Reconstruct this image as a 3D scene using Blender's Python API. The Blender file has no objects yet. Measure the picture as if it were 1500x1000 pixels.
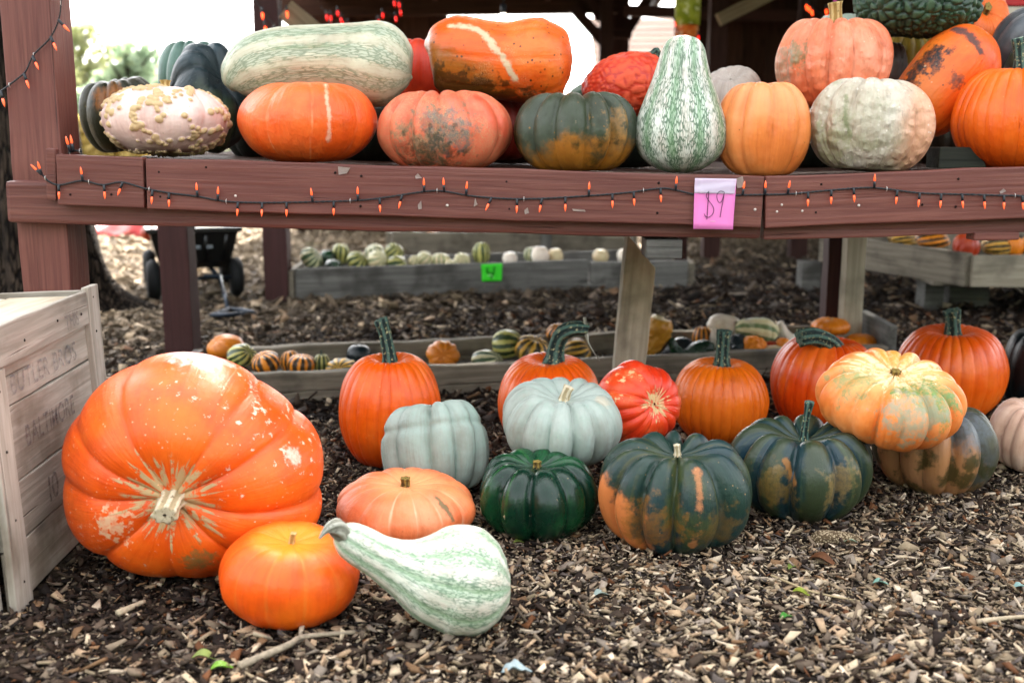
import bpy, bmesh, math, random
import numpy as np
from mathutils import Vector, Matrix, Quaternion

SC = bpy.context.scene
COL = SC.collection
rnd = random.Random(7)

# ------------------------------------------------------------------ camera
FPX, CAMZ = 1600.0, 1.0
PITCH = math.atan(0.1875)
CP, SP = math.cos(PITCH), math.sin(PITCH)
cam_d = bpy.data.cameras.new('camera'); cam = bpy.data.objects.new('camera', cam_d); COL.objects.link(cam)
cam.location = (0, 0, CAMZ); cam.rotation_euler = (math.pi/2 - PITCH, 0, 0)
cam_d.sensor_width = 36.0; cam_d.lens = 36.0*FPX/1500.0
cam_d.clip_start = 0.05; cam_d.clip_end = 2000
cam_d.dof.use_dof = True; cam_d.dof.focus_distance = 2.8; cam_d.dof.aperture_fstop = 2.6
SC.camera = cam

# ------------------------------------------------------------------ light
SUN_EL, SUN_AZ = 44.0, 8.0      # azimuth: direction the light comes from, clockwise from +Y
w = bpy.data.worlds.new('World'); SC.world = w; w.use_nodes = True
wn = w.node_tree.nodes; wl = w.node_tree.links
sky = wn.new('ShaderNodeTexSky'); sky.sky_type = 'NISHITA'; sky.sun_disc = False
sky.sun_elevation = math.radians(SUN_EL); sky.sun_rotation = math.radians(SUN_AZ)
sky.air_density = 1.0; sky.dust_density = 5.0; sky.ozone_density = 1.0
hs = wn.new('ShaderNodeHueSaturation'); hs.inputs['Saturation'].default_value = 0.16
bg = wn['Background']; bg.inputs['Strength'].default_value = 0.15
wl.new(sky.outputs[0], hs.inputs['Color']); wl.new(hs.outputs[0], bg.inputs['Color'])
sun_d = bpy.data.lights.new('sun', 'SUN'); sun = bpy.data.objects.new('sun', sun_d); COL.objects.link(sun)
sun_d.energy = 3.0; sun_d.angle = math.radians(2.0); sun_d.color = (1.0, 0.93, 0.82)
_a, _e = math.radians(SUN_AZ), math.radians(SUN_EL)
_dir = Vector((math.sin(_a)*math.cos(_e), math.cos(_a)*math.cos(_e), math.sin(_e)))
sun.rotation_euler = _dir.to_track_quat('Z', 'Y').to_euler()
SC.view_settings.view_transform = 'Standard'; SC.view_settings.look = 'None'
SC.view_settings.gamma = 1.0; SC.view_settings.use_curve_mapping = False
SC.view_settings.exposure = 3.12
SC.render.engine = 'CYCLES'
SC.cycles.use_denoising = True
SC.cycles.max_bounces = 6; SC.cycles.diffuse_bounces = 3; SC.cycles.glossy_bounces = 2
SC.cycles.transparent_max_bounces = 6; SC.cycles.use_adaptive_sampling = True

# ------------------------------------------------------------------ helpers
def at(px, py, Y):
    """world point seen at photo pixel (px,py) at distance Y"""
    x = (px-750)/FPX; u = -(py-500)/FPX
    dy = CP+u*SP; dz = -SP+u*CP
    t = Y/dy
    return Vector((x*t, Y, CAMZ+dz*t))
def ground(px, py, z=0.0):
    u = -(py-500)/FPX
    dy = CP+u*SP; dz = -SP+u*CP
    return at(px, py, dy*(z-CAMZ)/dz)
def project(P):
    P = np.asarray(P, float)
    x = P[:, 0]; y = P[:, 1]; z = P[:, 2]-CAMZ
    d = y*CP-z*SP; up = y*SP+z*CP
    return 750+FPX*x/d, 500-FPX*up/d, d
def hexc(h):
    h = h.lstrip('#'); out = []
    for i in (0, 2, 4):
        c = int(h[i:i+2], 16)/255
        c = c/12.92 if c <= .04045 else ((c+.055)/1.055)**2.4
        out.append(c**1.08)
    k = .97*max(out)**.17
    return (out[0]*k, out[1]*k, out[2]*k, 1.0)
def tag(o, label=None, cat=None, group=None, kind=None):
    if label: o['label'] = label
    if cat: o['category'] = cat
    if group: o['group'] = group
    if kind: o['kind'] = kind
    return o
def empty(name, loc=(0, 0, 0), rot=(0, 0, 0)):
    o = bpy.data.objects.new(name, None); COL.objects.link(o)
    o.location = loc; o.rotation_euler = rot; o.empty_display_size = .1
    return o
def npmesh(name, V, F, mat=None, parent=None, smooth=True, attrs=None, loc=None):
    """V (n,3), F list/array of quads (or mixed lists)"""
    me = bpy.data.meshes.new(name)
    V = np.asarray(V, np.float32)
    if isinstance(F, np.ndarray):
        k = F.shape[1]
        me.vertices.add(len(V)); me.vertices.foreach_set('co', V.ravel())
        me.loops.add(F.size); me.loops.foreach_set('vertex_index', F.astype(np.int32).ravel())
        me.polygons.add(len(F)); me.polygons.foreach_set('loop_start', np.arange(0, F.size, k, dtype=np.int32))
        me.update(calc_edges=True)
    else:
        me.from_pydata(V.tolist(), [], F)
    if smooth: me.polygons.foreach_set('use_smooth', np.ones(len(me.polygons), bool))
    for an, (tp, arr) in (attrs or {}).items():
        a = me.attributes.new(an, tp, 'POINT')
        arr = np.asarray(arr, np.float32)
        a.data.foreach_set({'FLOAT': 'value', 'FLOAT_VECTOR': 'vector', 'FLOAT_COLOR': 'color'}[tp], arr.ravel())
    me.update()
    o = bpy.data.objects.new(name, me); COL.objects.link(o)
    if mat: me.materials.append(mat)
    if parent: o.parent = parent
    if loc is not None: o.location = loc
    return o
def bm_obj(name, bm, mat=None, parent=None, smooth=False):
    me = bpy.data.meshes.new(name); bm.to_mesh(me); bm.free()
    if smooth: me.polygons.foreach_set('use_smooth', np.ones(len(me.polygons), bool))
    o = bpy.data.objects.new(name, me); COL.objects.link(o)
    if mat: me.materials.append(mat)
    if parent: o.parent = parent
    return o
def wob(V, freq, seed, n=5):
    """cheap smooth pseudo-noise, about -1..1"""
    r = np.random.RandomState(seed); s = 0
    for _ in range(n):
        k = r.normal(size=3)*freq
        s = s+np.sin(V@k+r.rand()*6.28)
    return s/math.sqrt(n)/1.2

# ------------------------------------------------------------------ node helper
class NT:
    def __init__(s, name, rough=.5, spec=.5):
        s.m = bpy.data.materials.new(name); s.m.use_nodes = True
        s.t = s.m.node_tree; s.N = s.t.nodes; s.L = s.t.links
        s.b = s.N['Principled BSDF']; s.b.inputs['Roughness'].default_value = rough
        s.b.inputs['Specular IOR Level'].default_value = spec
        s._obj = None
    def put(s, sock, v):
        if hasattr(v, 'links'): s.L.new(v, sock)
        elif v is not None: sock.default_value = v
    def coord(s):
        if s._obj is None: s._obj = s.N.new('ShaderNodeTexCoord').outputs['Object']
        return s._obj
    def attr(s, name, out='Fac'):
        n = s.N.new('ShaderNodeAttribute'); n.attribute_name = name; return n.outputs[out]
    def mapping(s, vec, scale=(1, 1, 1), loc=(0, 0, 0)):
        n = s.N.new('ShaderNodeMapping'); s.put(n.inputs[0], vec)
        n.inputs['Scale'].default_value = scale; n.inputs['Location'].default_value = loc
        return n.outputs[0]
    def noise(s, vec, scale, detail=3, rough=.55, dist=0, col=False):
        n = s.N.new('ShaderNodeTexNoise'); s.put(n.inputs['Vector'], vec)
        n.inputs['Scale'].default_value = scale; n.inputs['Detail'].default_value = detail
        n.inputs['Roughness'].default_value = rough; n.inputs['Distortion'].default_value = dist
        return n.outputs[1 if col else 0]
    def voro(s, vec, scale, feature='F1', out='Distance', rand=1):
        n = s.N.new('ShaderNodeTexVoronoi'); n.feature = feature; s.put(n.inputs['Vector'], vec)
        n.inputs['Scale'].default_value = scale; n.inputs['Randomness'].default_value = rand
        return n.outputs[out]
    def ma(s, op, a, b=None, c=None):
        n = s.N.new('ShaderNodeMath'); n.operation = op
        s.put(n.inputs[0], a); s.put(n.inputs[1], b)
        if c is not None: s.put(n.inputs[2], c)
        return n.outputs[0]
    def step(s, v, lo, hi):
        n = s.N.new('ShaderNodeMapRange'); n.interpolation_type = 'SMOOTHSTEP'
        s.put(n.inputs[0], v); s.put(n.inputs[1], lo); s.put(n.inputs[2], hi)
        return n.outputs[0]
    def mix(s, f, a, b):
        n = s.N.new('ShaderNodeMix'); n.data_type = 'RGBA'
        s.put(n.inputs[0], f); s.put(n.inputs[6], a); s.put(n.inputs[7], b)
        return n.outputs[2]
    def vadd(s, a, b):
        n = s.N.new('ShaderNodeVectorMath'); n.operation = 'ADD'; s.put(n.inputs[0], a); s.put(n.inputs[1], b); return n.outputs[0]
    def dist(s, a, b):
        n = s.N.new('ShaderNodeVectorMath'); n.operation = 'DISTANCE'; s.put(n.inputs[0], a); s.put(n.inputs[1], b); return n.outputs['Value']
    def dot(s, a, b):
        n = s.N.new('ShaderNodeVectorMath'); n.operation = 'DOT_PRODUCT'; s.put(n.inputs[0], a); s.put(n.inputs[1], b); return n.outputs['Value']
    def bump(s, h, strength=.3, dist=.01, prev=None):
        n = s.N.new('ShaderNodeBump'); n.inputs['Strength'].default_value = strength; n.inputs['Distance'].default_value = dist
        s.put(n.inputs['Height'], h)
        if prev is not None: s.L.new(prev, n.inputs['Normal'])
        return n.outputs[0]
    def out(s, col=None, rough=None, normal=None):
        s.put(s.b.inputs['Base Color'], col); s.put(s.b.inputs['Roughness'], rough)
        if normal is not None: s.L.new(normal, s.b.inputs['Normal'])
        return s.m

def plain(name, hx, rough=.5, spec=.4, var=.25, nscale=30, bump=.15, metal=0, emit=None):
    t = NT(name, rough, spec)
    c = hexc(hx); d = tuple(x*(1-var) for x in c[:3])+(1,)
    n = t.noise(t.coord(), nscale, 4)
    col = t.mix(t.step(n, .3, .7), d, c)
    t.b.inputs['Metallic'].default_value = metal
    if emit:
        t.b.inputs['Emission Color'].default_value = hexc(emit[0]); t.b.inputs['Emission Strength'].default_value = emit[1]
    return t.out(col, None, t.bump(n, bump, .004) if bump else None)

def wood(name, c1, c2, c3=None, rough=.7, grain=60, wear=None, wear_amt=.5, spec=.3, bump=.5, crack=.35, knots=True):
    """long grain along local X"""
    t = NT(name, rough, spec); co = t.coord()
    rn = t.N.new('ShaderNodeObjectInfo').outputs['Random']
    off = t.ma('MULTIPLY', rn, 37.0)
    cmb = t.N.new('ShaderNodeCombineXYZ'); t.L.new(off, cmb.inputs[0]); t.L.new(off, cmb.inputs[1]); t.L.new(off, cmb.inputs[2])
    v = t.vadd(co, cmb.outputs[0])
    g = t.noise(t.mapping(v, (2.2, grain, grain)), 1, 5, .6, .6)
    g2 = t.noise(t.mapping(v, (.9, 14, 14)), 1, 3, .5, 1.2)
    big = t.noise(v, 3, 3)
    col = t.mix(t.step(g, .3, .7), hexc(c1), hexc(c2))
    if c3: col = t.mix(t.ma('MULTIPLY', t.step(t.noise(v, 5, 4), .45, .7), .7), col, hexc(c3))
    # per-board tone
    tone = t.ma('ADD', .82, t.ma('MULTIPLY', rn, .36))
    tn = t.N.new('ShaderNodeMix'); tn.data_type = 'RGBA'; tn.blend_type = 'MULTIPLY'; tn.inputs[0].default_value = 1
    t.L.new(col, tn.inputs[6]); t.L.new(tone, tn.inputs[7]); col = tn.outputs[2]
    ck = t.step(t.noise(t.mapping(v, (1.3, grain*1.3, grain*1.3)), 1, 2, .4, .3), .71, .77)
    dark = tuple(x*.25 for x in hexc(c1)[:3])+(1,)
    col = t.mix(t.ma('MULTIPLY', ck, crack), col, dark)
    if knots:
        kd = t.voro(t.mapping(v, (2.6, 7, 7)), 1)
        kn = t.step(kd, .16, .06)
        col = t.mix(t.ma('MULTIPLY', kn, .5), col, dark)
    if wear:
        wr = t.step(t.noise(t.mapping(v, (14, 40, 40)), 1, 5, .7), .72, .76)
        wr = t.ma('MULTIPLY', wr, t.step(big, .45, .62))
        col = t.mix(t.ma('MULTIPLY', wr, wear_amt), col, hexc(wear))
    h = t.ma('ADD', t.ma('MULTIPLY', g, .6), t.ma('MULTIPLY', g2, .8))
    h = t.ma('SUBTRACT', h, t.ma('MULTIPLY', ck, .9))
    return t.out(col, t.ma('ADD', rough-.1, t.ma('MULTIPLY', g2, .25)), t.bump(h, bump, .004))

def board(name, a, b, h, thick, mat, parent=None, roll=None, bev=.004, seed=0, jit=.0015, up=Vector((0, 0, 1)), local=False):
    """plank whose centre line runs from a to b; h = size along up, thick = across.  mesh local X runs along it"""
    a = Vector(a); b = Vector(b); L = (b-a).length; x = (b-a).normalized()
    y = up.cross(x).normalized(); z = x.cross(y)
    bm = bmesh.new(); bmesh.ops.create_cube(bm, size=1)
    bmesh.ops.scale(bm, vec=(L, thick, h), verts=bm.verts)
    if bev: bmesh.ops.bevel(bm, geom=list(bm.edges), offset=bev, segments=2, affect='EDGES', profile=.6)
    if jit and L > .25:
        n = max(2, int(L/.12))
        long_e = [e for e in bm.edges if abs(e.verts[0].co.x-e.verts[1].co.x) > L*.8]
        bmesh.ops.subdivide_edges(bm, edges=long_e, cuts=n, use_grid_fill=True)
        r = np.random.RandomState(seed+int(L*1000) % 991)
        p = r.rand(12)*6.28
        for v in bm.verts:
            c = v.co
            c.z += jit*(math.sin(c.x*9+p[0]+c.y*20)+.7*math.sin(c.x*23+p[1]))*(1 if c.z > 0 else -.9)
            c.y += jit*(math.sin(c.x*7+p[2])+.6*math.sin(c.x*19+p[3]+c.z*9))
    o = bm_obj(name, bm, mat, parent, False)
    M = Matrix((x, y, z)).transposed().to_4x4(); M.translation = (a+b)/2
    if parent is not None and not local:
        o.matrix_parent_inverse = parent_matrix(parent).inverted()
    o.matrix_basis = M
    return o
def parent_matrix(p):
    m = p.matrix_basis.copy()
    return m
def tube(name, pts, radii, mat, parent=None, sides=8, cap=True, world=True):
    pts = [Vector(p) for p in pts]; n = len(pts)
    if not hasattr(radii, '__len__'): radii = [radii]*n
    V = []; F = []
    t = (pts[1]-pts[0]).normalized(); ref = Vector((0, 0, 1)) if abs(t.z) < .9 else Vector((1, 0, 0))
    u = t.cross(ref).normalized()
    for i in range(n):
        t = (pts[min(i+1, n-1)]-pts[max(i-1, 0)]).normalized()
        u = (u-t*u.dot(t)).normalized(); v = t.cross(u)
        for k in range(sides):
            a = 2*math.pi*k/sides
            V.append(pts[i]+(u*math.cos(a)+v*math.sin(a))*radii[i])
    for i in range(n-1):
        for k in range(sides):
            F.append((i*sides+k, i*sides+(k+1) % sides, (i+1)*sides+(k+1) % sides, (i+1)*sides+k))
    if cap:
        F.append(tuple(range(sides))[::-1]); F.append(tuple((n-1)*sides+k for k in range(sides)))
    o = npmesh(name, np.array([tuple(v) for v in V]), F, mat, parent)
    if parent is not None and world: o.matrix_parent_inverse = full_matrix(parent).inverted()
    return o
def full_matrix(p):
    m = p.matrix_basis.copy()
    q = p
    while q.parent is not None:
        m = q.parent.matrix_basis @ q.matrix_parent_inverse @ m if False else q.matrix_parent_inverse @ m
        q = q.parent
        m = q.matrix_basis @ m
    return m
parent_matrix = full_matrix
def spline(pts, n):
    """catmull-rom through rows of pts"""
    P = np.asarray(pts, float); P = np.vstack([2*P[0]-P[1], P, 2*P[-1]-P[-2]])
    out = []; m = len(P)-3
    for s in np.linspace(0, m, n):
        i = min(int(s), m-1); f = s-i
        p0, p1, p2, p3 = P[i:i+4]
        out.append(.5*((2*p1)+(-p0+p2)*f+(2*p0-5*p1+4*p2-p3)*f*f+(-p0+3*p1-3*p2+p3)*f**3))
    return np.array(out)
# ------------------------------------------------------------------ pumpkin and squash shapes
def pumpkin_geo(ribs=12, depth=.12, sharp=.5, h=.75, dtop=.25, dbot=.15, wtop=.35, wbot=.3, lump=.02, pw=.9,
                seed=1, N=None, M=60, ribvar=.05, warts=None, knob=None, crease=None):
    N = N or max(96, ribs*12)
    r = np.random.RandomState(seed)
    th = np.linspace(0, 2*np.pi, N, endpoint=False); ph = np.linspace(.012, np.pi-.012, M)
    TH, PH = np.meshgrid(th, ph)
    tw = TH+sum(r.uniform(-1, 1)*(.9/ribs if ribs else .05)*np.sin(k*TH+r.rand()*6.28) for k in range(1, 5))
    # ribs meander a little from stem to blossom end
    tw = tw+(.25/max(ribs, 1))*np.sin(PH*2.2+3*np.sin(TH+seed))
    if ribs:
        g = np.abs(np.sin(ribs*tw/2)); prof = g**sharp
        idx = np.floor(ribs*tw/(2*np.pi)).astype(int) % ribs
        amp = r.uniform(-1, 1, ribs)[idx]*ribvar
        gd = (1+.6*r.uniform(-1, 1, ribs))[np.floor(ribs*tw/(2*np.pi)+.5).astype(int) % ribs]
    else:
        prof = np.ones_like(TH); amp = 0*TH; gd = 1+0*TH
    env = np.sin(PH)**.35
    rad = np.sin(PH)**pw*(1-depth*gd*(1-prof)*env+amp*prof*env)
    z = h*np.cos(PH)
    top = PH < np.pi/2
    z = z-np.where(top, dtop*np.exp(-(np.sin(PH)/wtop)**2), 0)+np.where(~top, dbot*np.exp(-(np.sin(PH)/wbot)**2), 0)
    z = z-np.where(top, depth*gd*.8*(1-prof)*env*np.cos(PH), 0)
    V = np.stack([rad*np.cos(TH), rad*np.sin(TH), z], -1).reshape(-1, 3)
    nrm = V/(np.linalg.norm(V, axis=1, keepdims=True)+1e-6)
    V = V*np.array([1+.04*math.sin(seed*1.7), 1-.04*math.sin(seed*1.7), 1])
    V = V*(1+.5*lump*wob(V, 1.0, seed+9)+lump*wob(V, 2.0, seed)+.4*lump*wob(V, 5.0, seed+3))[:, None]
    if crease is not None:      # a pinched band round the fruit
        zc, wd, dp = crease
        f = 1-dp*np.exp(-((V[:, 2]-zc)/wd)**2); V[:, 0] *= f; V[:, 1] *= f
    wart = np.zeros(len(V))
    if warts:                   # (clusters, per cluster, radius, height)
        nc, pc, wr, wh = warts
        c = r.normal(size=(nc, 3)); c /= np.linalg.norm(c, axis=1, keepdims=True)
        pts = []
        for ci in c:
            d = r.normal(size=3)*.16; p = ci.copy()
            for _ in range(r.randint(max(1, pc//2), pc+1)):
                p = p+d*.45+r.normal(size=3)*.05; p /= np.linalg.norm(p); pts.append(p.copy())
        pts = np.array(pts); rr = wr*r.uniform(.6, 1.3, len(pts))
        un = V/np.linalg.norm(V, axis=1, keepdims=True)
        for p, q in zip(pts, rr):
            d2 = ((un-p)**2).sum(1)/q**2
            wart = np.maximum(wart, np.clip(1-d2, 0, 1)**.6*r.uniform(.7, 1.1))
        V = V+nrm*(wart*wh)[:, None]
    if knob:                    # (count, height) cobbled skin
        kn, kh = knob
        c = r.normal(size=(kn, 3)); c /= np.linalg.norm(c, axis=1, keepdims=True)
        un = V/np.linalg.norm(V, axis=1, keepdims=True)
        D = np.full(len(V), 9.0); D2 = D.copy()
        for p in c:
            d = ((un-p)**2).sum(1); D2 = np.minimum(D2, np.maximum(D, d)); D = np.minimum(D, d)
        kk = np.clip((np.sqrt(D2)-np.sqrt(D))*math.sqrt(kn)*.55, 0, 1)**.6
        V = V+nrm*(kk*kh)[:, None]; wart = np.maximum(wart, kk)
    i = np.arange(M-1)[:, None]*N; j = np.arange(N)[None, :]; jn = (j+1) % N
    F = np.stack([i+j, i+N+j, i+N+jn, i+jn], -1).reshape(-1, 4)
    capt = np.stack([np.zeros(N-2, int), np.arange(1, N-1), np.arange(2, N), np.arange(2, N)], 1)
    suv = np.stack([np.cos(TH), np.sin(TH), PH/np.pi], -1).reshape(-1, 3)
    return dict(V=V, F=F, suv=suv, rib=prof.ravel(), wart=wart, ztop=h-dtop)

def axis_rot(ax, spin=0):
    q = Vector((0, 0, 1)).rotation_difference(Vector(ax).normalized()) @ Quaternion((0, 0, 1), spin)
    return np.array(q.to_matrix())

def fit(V, box, depth=None, rest=None, stretch=True):
    """scale and place unit verts (already turned) so that they fill the photo box at that distance / standing on rest"""
    x0, y0, x1, y1 = box; s = .2; a = 1.0
    if depth is None:
        depth = ground((x0+x1)/2, y1, rest).y+.12
    L = np.array(at((x0+x1)/2, (y0+y1)/2, depth))
    for it in range(60):
        W = V*np.array([s, s, s*a])
        if rest is not None: L[2] = rest-W[:, 2].min()
        px, py, d = project(W+L)
        s *= (x1-x0)/(px.max()-px.min())
        if stretch: a = min(2.2, max(.45, a*((y1-y0)/(py.max()-py.min()))**.7))
        k = L[1]/FPX
        L[0] += ((x0+x1)/2-(px.max()+px.min())/2)*k
        if rest is not None: L[1] += (py.max()-y1)*L[1]**2/(FPX*(CAMZ-rest))*.6
        else: L[2] -= ((y0+y1)/2-(py.max()+py.min())/2)*k
    return s, a, L

def nearest(W, px, py):
    X, Y, d = project(W); e = (X-px)**2+(Y-py)**2
    c = np.argsort(e)[:25]; c = c[d[c] < d[c].min()+.06]
    return W[c[np.argmin(e[c])]]

def skin(name, base, layers=(), rough=.38, spec=.4, bump=.12, bscale=70, seed=0, W=None, L=None, ribbump=0):
    t = NT(name, rough, spec); co = t.vadd(t.coord(), (seed*1.37, seed*.71, seed*2.3))
    raw = t.coord()
    col = hexc(base); rgh = rough; extra = None
    fine = t.noise(co, bscale, 4, .6)
    b2 = hexc(base); b2 = (b2[0]*.82, b2[1]*.72, b2[2]*.7, 1)
    fib = t.noise(t.mapping(t.attr('suv', 'Vector'), (13, 13, 3.5), (seed, seed*.3, 0)), 1, 4, .6, .3)
    col = t.mix(t.step(t.ma('ADD', t.ma('MULTIPLY', t.noise(co, 9, 4, .6), .6), t.ma('MULTIPLY', fib, .4)), .38, .62), hexc(base), b2)
    rm = None; suv = None
    def SUV():
        nonlocal suv
        if suv is None: suv = t.attr('suv', 'Vector')
        return suv
    def loc(p): return tuple(np.asarray(nearest(W, *p))-L)
    if W is not None:
        mid = (W.max(0)+W.min(0))/2-L; SZ = float(np.abs(W-L-mid).max())
        cen = t.vadd(raw, tuple(-mid))
    else: SZ, cen = .06, raw
    def seg(a, b):
        a = np.array(a); ab = np.array(b)-a; pa = t.vadd(raw, tuple(-a))
        f = t.ma('DIVIDE', t.dot(pa, tuple(ab)), float(ab@ab)+1e-9); f = t.ma('MINIMUM', t.ma('MAXIMUM', f, 0), 1)
        n = t.N.new('ShaderNodeVectorMath'); n.operation = 'SCALE'; n.inputs[0].default_value = tuple(ab); t.L.new(f, n.inputs['Scale'])
        return t.dist(pa, n.outputs[0])
    for l in layers:
        k = l[0]; c = hexc(l[1])
        if k == 'noise':        # colour, scale, lo, hi, amount
            m = t.ma('MULTIPLY', t.step(t.noise(co, l[2], 5, .6), l[3], l[4]), l[5] if len(l) > 5 else 1)
        elif k == 'groove':     # colour, width, amount
            m = t.ma('MULTIPLY', t.step(t.ma('ADD', t.attr('rib'), t.ma('MULTIPLY', t.ma('SUBTRACT', t.noise(co, 25, 3), .5), .3)), l[2], max(0, l[2]-.4)), l[3])
        elif k == 'crest':
            m = t.ma('MULTIPLY', t.step(t.ma('ADD', t.attr('rib'), t.ma('MULTIPLY', t.ma('SUBTRACT', t.noise(co, 18, 3), .5), .5)), l[2], l[2]+.2), l[3])
        elif k == 'patch':      # colour, (px,py), radius px, amount, edge noise, noise scale
            c0 = loc(l[2]); rad = l[3]*np.linalg.norm(L)/FPX
            d = t.ma('DIVIDE', t.dist(raw, c0), rad)
            n = t.ma('MULTIPLY', t.ma('SUBTRACT', t.noise(co, l[6] if len(l) > 6 else 30, 5, .65), .5), l[5] if len(l) > 5 else 2.5)
            m = t.ma('MULTIPLY', t.step(t.ma('ADD', d, t.ma('ADD', n, t.ma('MULTIPLY', t.ma('SUBTRACT', fib, .5), .9))), 1.25, .6), l[4])
            m = t.ma('MULTIPLY', m, t.ma('ADD', .45, t.ma('MULTIPLY', t.step(t.noise(co, 75, 4, .7), .3, .6), .55)))
        elif k == 'line':       # colour, photo points, width px, amount
            q = [loc(p) for p in l[2]]; d = None
            for a_, b_ in zip(q[:-1], q[1:]):
                e = seg(a_, b_); d = e if d is None else t.ma('MINIMUM', d, e)
            wd_ = l[3]*np.linalg.norm(L)/FPX
            d = t.ma('ADD', t.ma('DIVIDE', d, wd_), t.ma('ADD', t.ma('MULTIPLY', t.ma('SUBTRACT', t.noise(co, 60, 5, .75), .5), 3.2), t.ma('MULTIPLY', t.ma('SUBTRACT', t.noise(co, 14, 3), .5), 2.2)))
            m = t.ma('MULTIPLY', t.step(d, 1.35, .35), l[4])
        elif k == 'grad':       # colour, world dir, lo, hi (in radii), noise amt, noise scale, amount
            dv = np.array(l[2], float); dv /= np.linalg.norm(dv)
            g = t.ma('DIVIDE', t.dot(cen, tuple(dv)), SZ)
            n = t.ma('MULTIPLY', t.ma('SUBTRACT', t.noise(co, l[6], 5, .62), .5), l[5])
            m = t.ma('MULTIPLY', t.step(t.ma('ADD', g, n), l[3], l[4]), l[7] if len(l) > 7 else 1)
        elif k == 'speck':      # colour, scale, size, amount, coverage
            v = t.voro(co, l[2])
            m = t.ma('MULTIPLY', t.step(t.ma('ADD', v, t.ma('MULTIPLY', t.noise(co, l[2]*2, 2), .2)), l[3]+.21, l[3]+.13), l[4])
            cov = l[5] if len(l) > 5 else .5
            m = t.ma('MULTIPLY', m, t.step(t.noise(co, 8, 2), cov-.06, cov+.06))
        elif k == 'net':        # colour, scale, width, amount, coverage : corky lines
            v = t.voro(t.vadd(co, t.noise(co, 20, 2, .5, 0, True)), l[2], 'DISTANCE_TO_EDGE')
            m = t.step(v, l[3], l[3]*.4)
            m = t.ma('MULTIPLY', m, t.step(t.noise(co, 12, 3), l[5]-.05, l[5]+.1)); m = t.ma('MULTIPLY', m, l[4])
        elif k == 'scar':       # colour, scale, thr, amount, dir(world), bias : flaky cork
            n = t.noise(co, l[2], 6, .7)
            if len(l) > 5:
                dv = np.array(l[5], float); dv /= np.linalg.norm(dv)
                n = t.ma('ADD', n, t.ma('MULTIPLY', t.dot(cen, tuple(dv)), l[6]/SZ))
            m = t.ma('MULTIPLY', t.step(n, l[3], l[3]+.03), l[4])
        elif k == 'star':       # colour, extent in v, amount : streaks round the stem
            s3 = t.mapping(SUV(), (l[4] if len(l) > 4 else 5, l[4] if len(l) > 4 else 5, 2.5), (seed, 0, 0))
            n = t.noise(s3, 1.6, 4, .6)
            sv = t.N.new('ShaderNodeSeparateXYZ'); t.L.new(SUV(), sv.inputs[0])
            m = t.step(t.ma('ADD', t.ma('DIVIDE', sv.outputs[2], l[2]), t.ma('MULTIPLY', t.ma('SUBTRACT', .55, n), 4)), 1.05, .85)
            m = t.ma('MULTIPLY', t.ma('MULTIPLY', m, l[3]), t.step(t.noise(co, 45, 5, .7), .4, .5))
        elif k == 'vband':      # colour, v lo, v hi, amount
            sv = t.N.new('ShaderNodeSeparateXYZ'); t.L.new(SUV(), sv.inputs[0])
            vv = t.ma('ADD', sv.outputs[2], t.ma('MULTIPLY', t.ma('SUBTRACT', t.noise(co, 14, 4), .5), .15))
            m = t.ma('MULTIPLY', t.step(vv, l[2], l[3]), l[4])
        elif k == 'stripe':     # colour, number(freq), lo, hi, amount, along : streaks running lengthwise
            s3 = t.mapping(SUV(), (l[2], l[2], l[6] if len(l) > 6 else .8), (seed*.9, 0, 0))
            n = t.noise(s3, 1, 3, .55, .25)
            n = t.ma('ADD', n, t.ma('MULTIPLY', t.ma('SUBTRACT', t.noise(co, 60, 4, .65), .5), .16))
            m = t.ma('MULTIPLY', t.step(n, l[3], l[4]), l[5])
        elif k == 'vein':       # colour, around freq, along freq, width, amount, inside stripe freq or None
            s3 = t.mapping(SUV(), (l[2], l[2], l[3]), (seed, 0, 0))
            wv = t.vadd(s3, t.mapping(t.noise(s3, 1.3, 3, .5, 0, True), (1.1, 1.1, 1.1)))
            v = t.voro(wv, 1, 'DISTANCE_TO_EDGE')
            m = t.ma('MULTIPLY', t.step(v, l[4], l[4]*.25), l[5])
            if len(l) > 6:
                rb = t.ma('ADD', t.attr('rib'), t.ma('MULTIPLY', t.ma('SUBTRACT', t.noise(co, 30, 4, .65), .5), .9))
                m = t.ma('MULTIPLY', m, t.step(rb, l[6]+.2, l[6]-.1))
        elif k == 'band':       # colour, number of bands, threshold, amount : dark bands between/along ribs
            rb = t.ma('ADD', t.attr('rib'), t.ma('MULTIPLY', t.ma('SUBTRACT', t.noise(co, l[4] if len(l) > 4 else 45, 4, .7), .5), l[5] if len(l) > 5 else .8))
            m = t.ma('MULTIPLY', t.step(rb, l[2]+.06, l[2]-.06), l[3])
        elif k == 'wart':       # colour, lo, hi
            m = t.step(t.attr('wart'), l[2], l[3])
            rm = m if rm is None else t.ma('MAXIMUM', rm, m)
        if k in ('scar', 'net', 'star', 'line'):
            rm = m if rm is None else t.ma('MAXIMUM', rm, m)
            extra = m if extra is None else t.ma('ADD', extra, m)
        col = t.mix(m, col, c)
    # scuffs and soil picked up in the field
    sc = t.ma('MULTIPLY', t.step(t.noise(co, 34, 6, .72), .66, .72), .4)
    col = t.mix(sc, col, hexc('#b79f80'))
    col = t.mix(t.ma('MULTIPLY', t.step(t.noise(co, 5.5, 5, .7), .56, .75), .22), col, hexc('#5d4632'))
    h = t.ma('ADD', t.ma('ADD', fine, t.ma('MULTIPLY', fib, 1.5)), t.ma('MULTIPLY', t.noise(co, bscale*.3, 3), 1.2))
    nr = t.bump(h, min(1, bump*2.6), .005)
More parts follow.
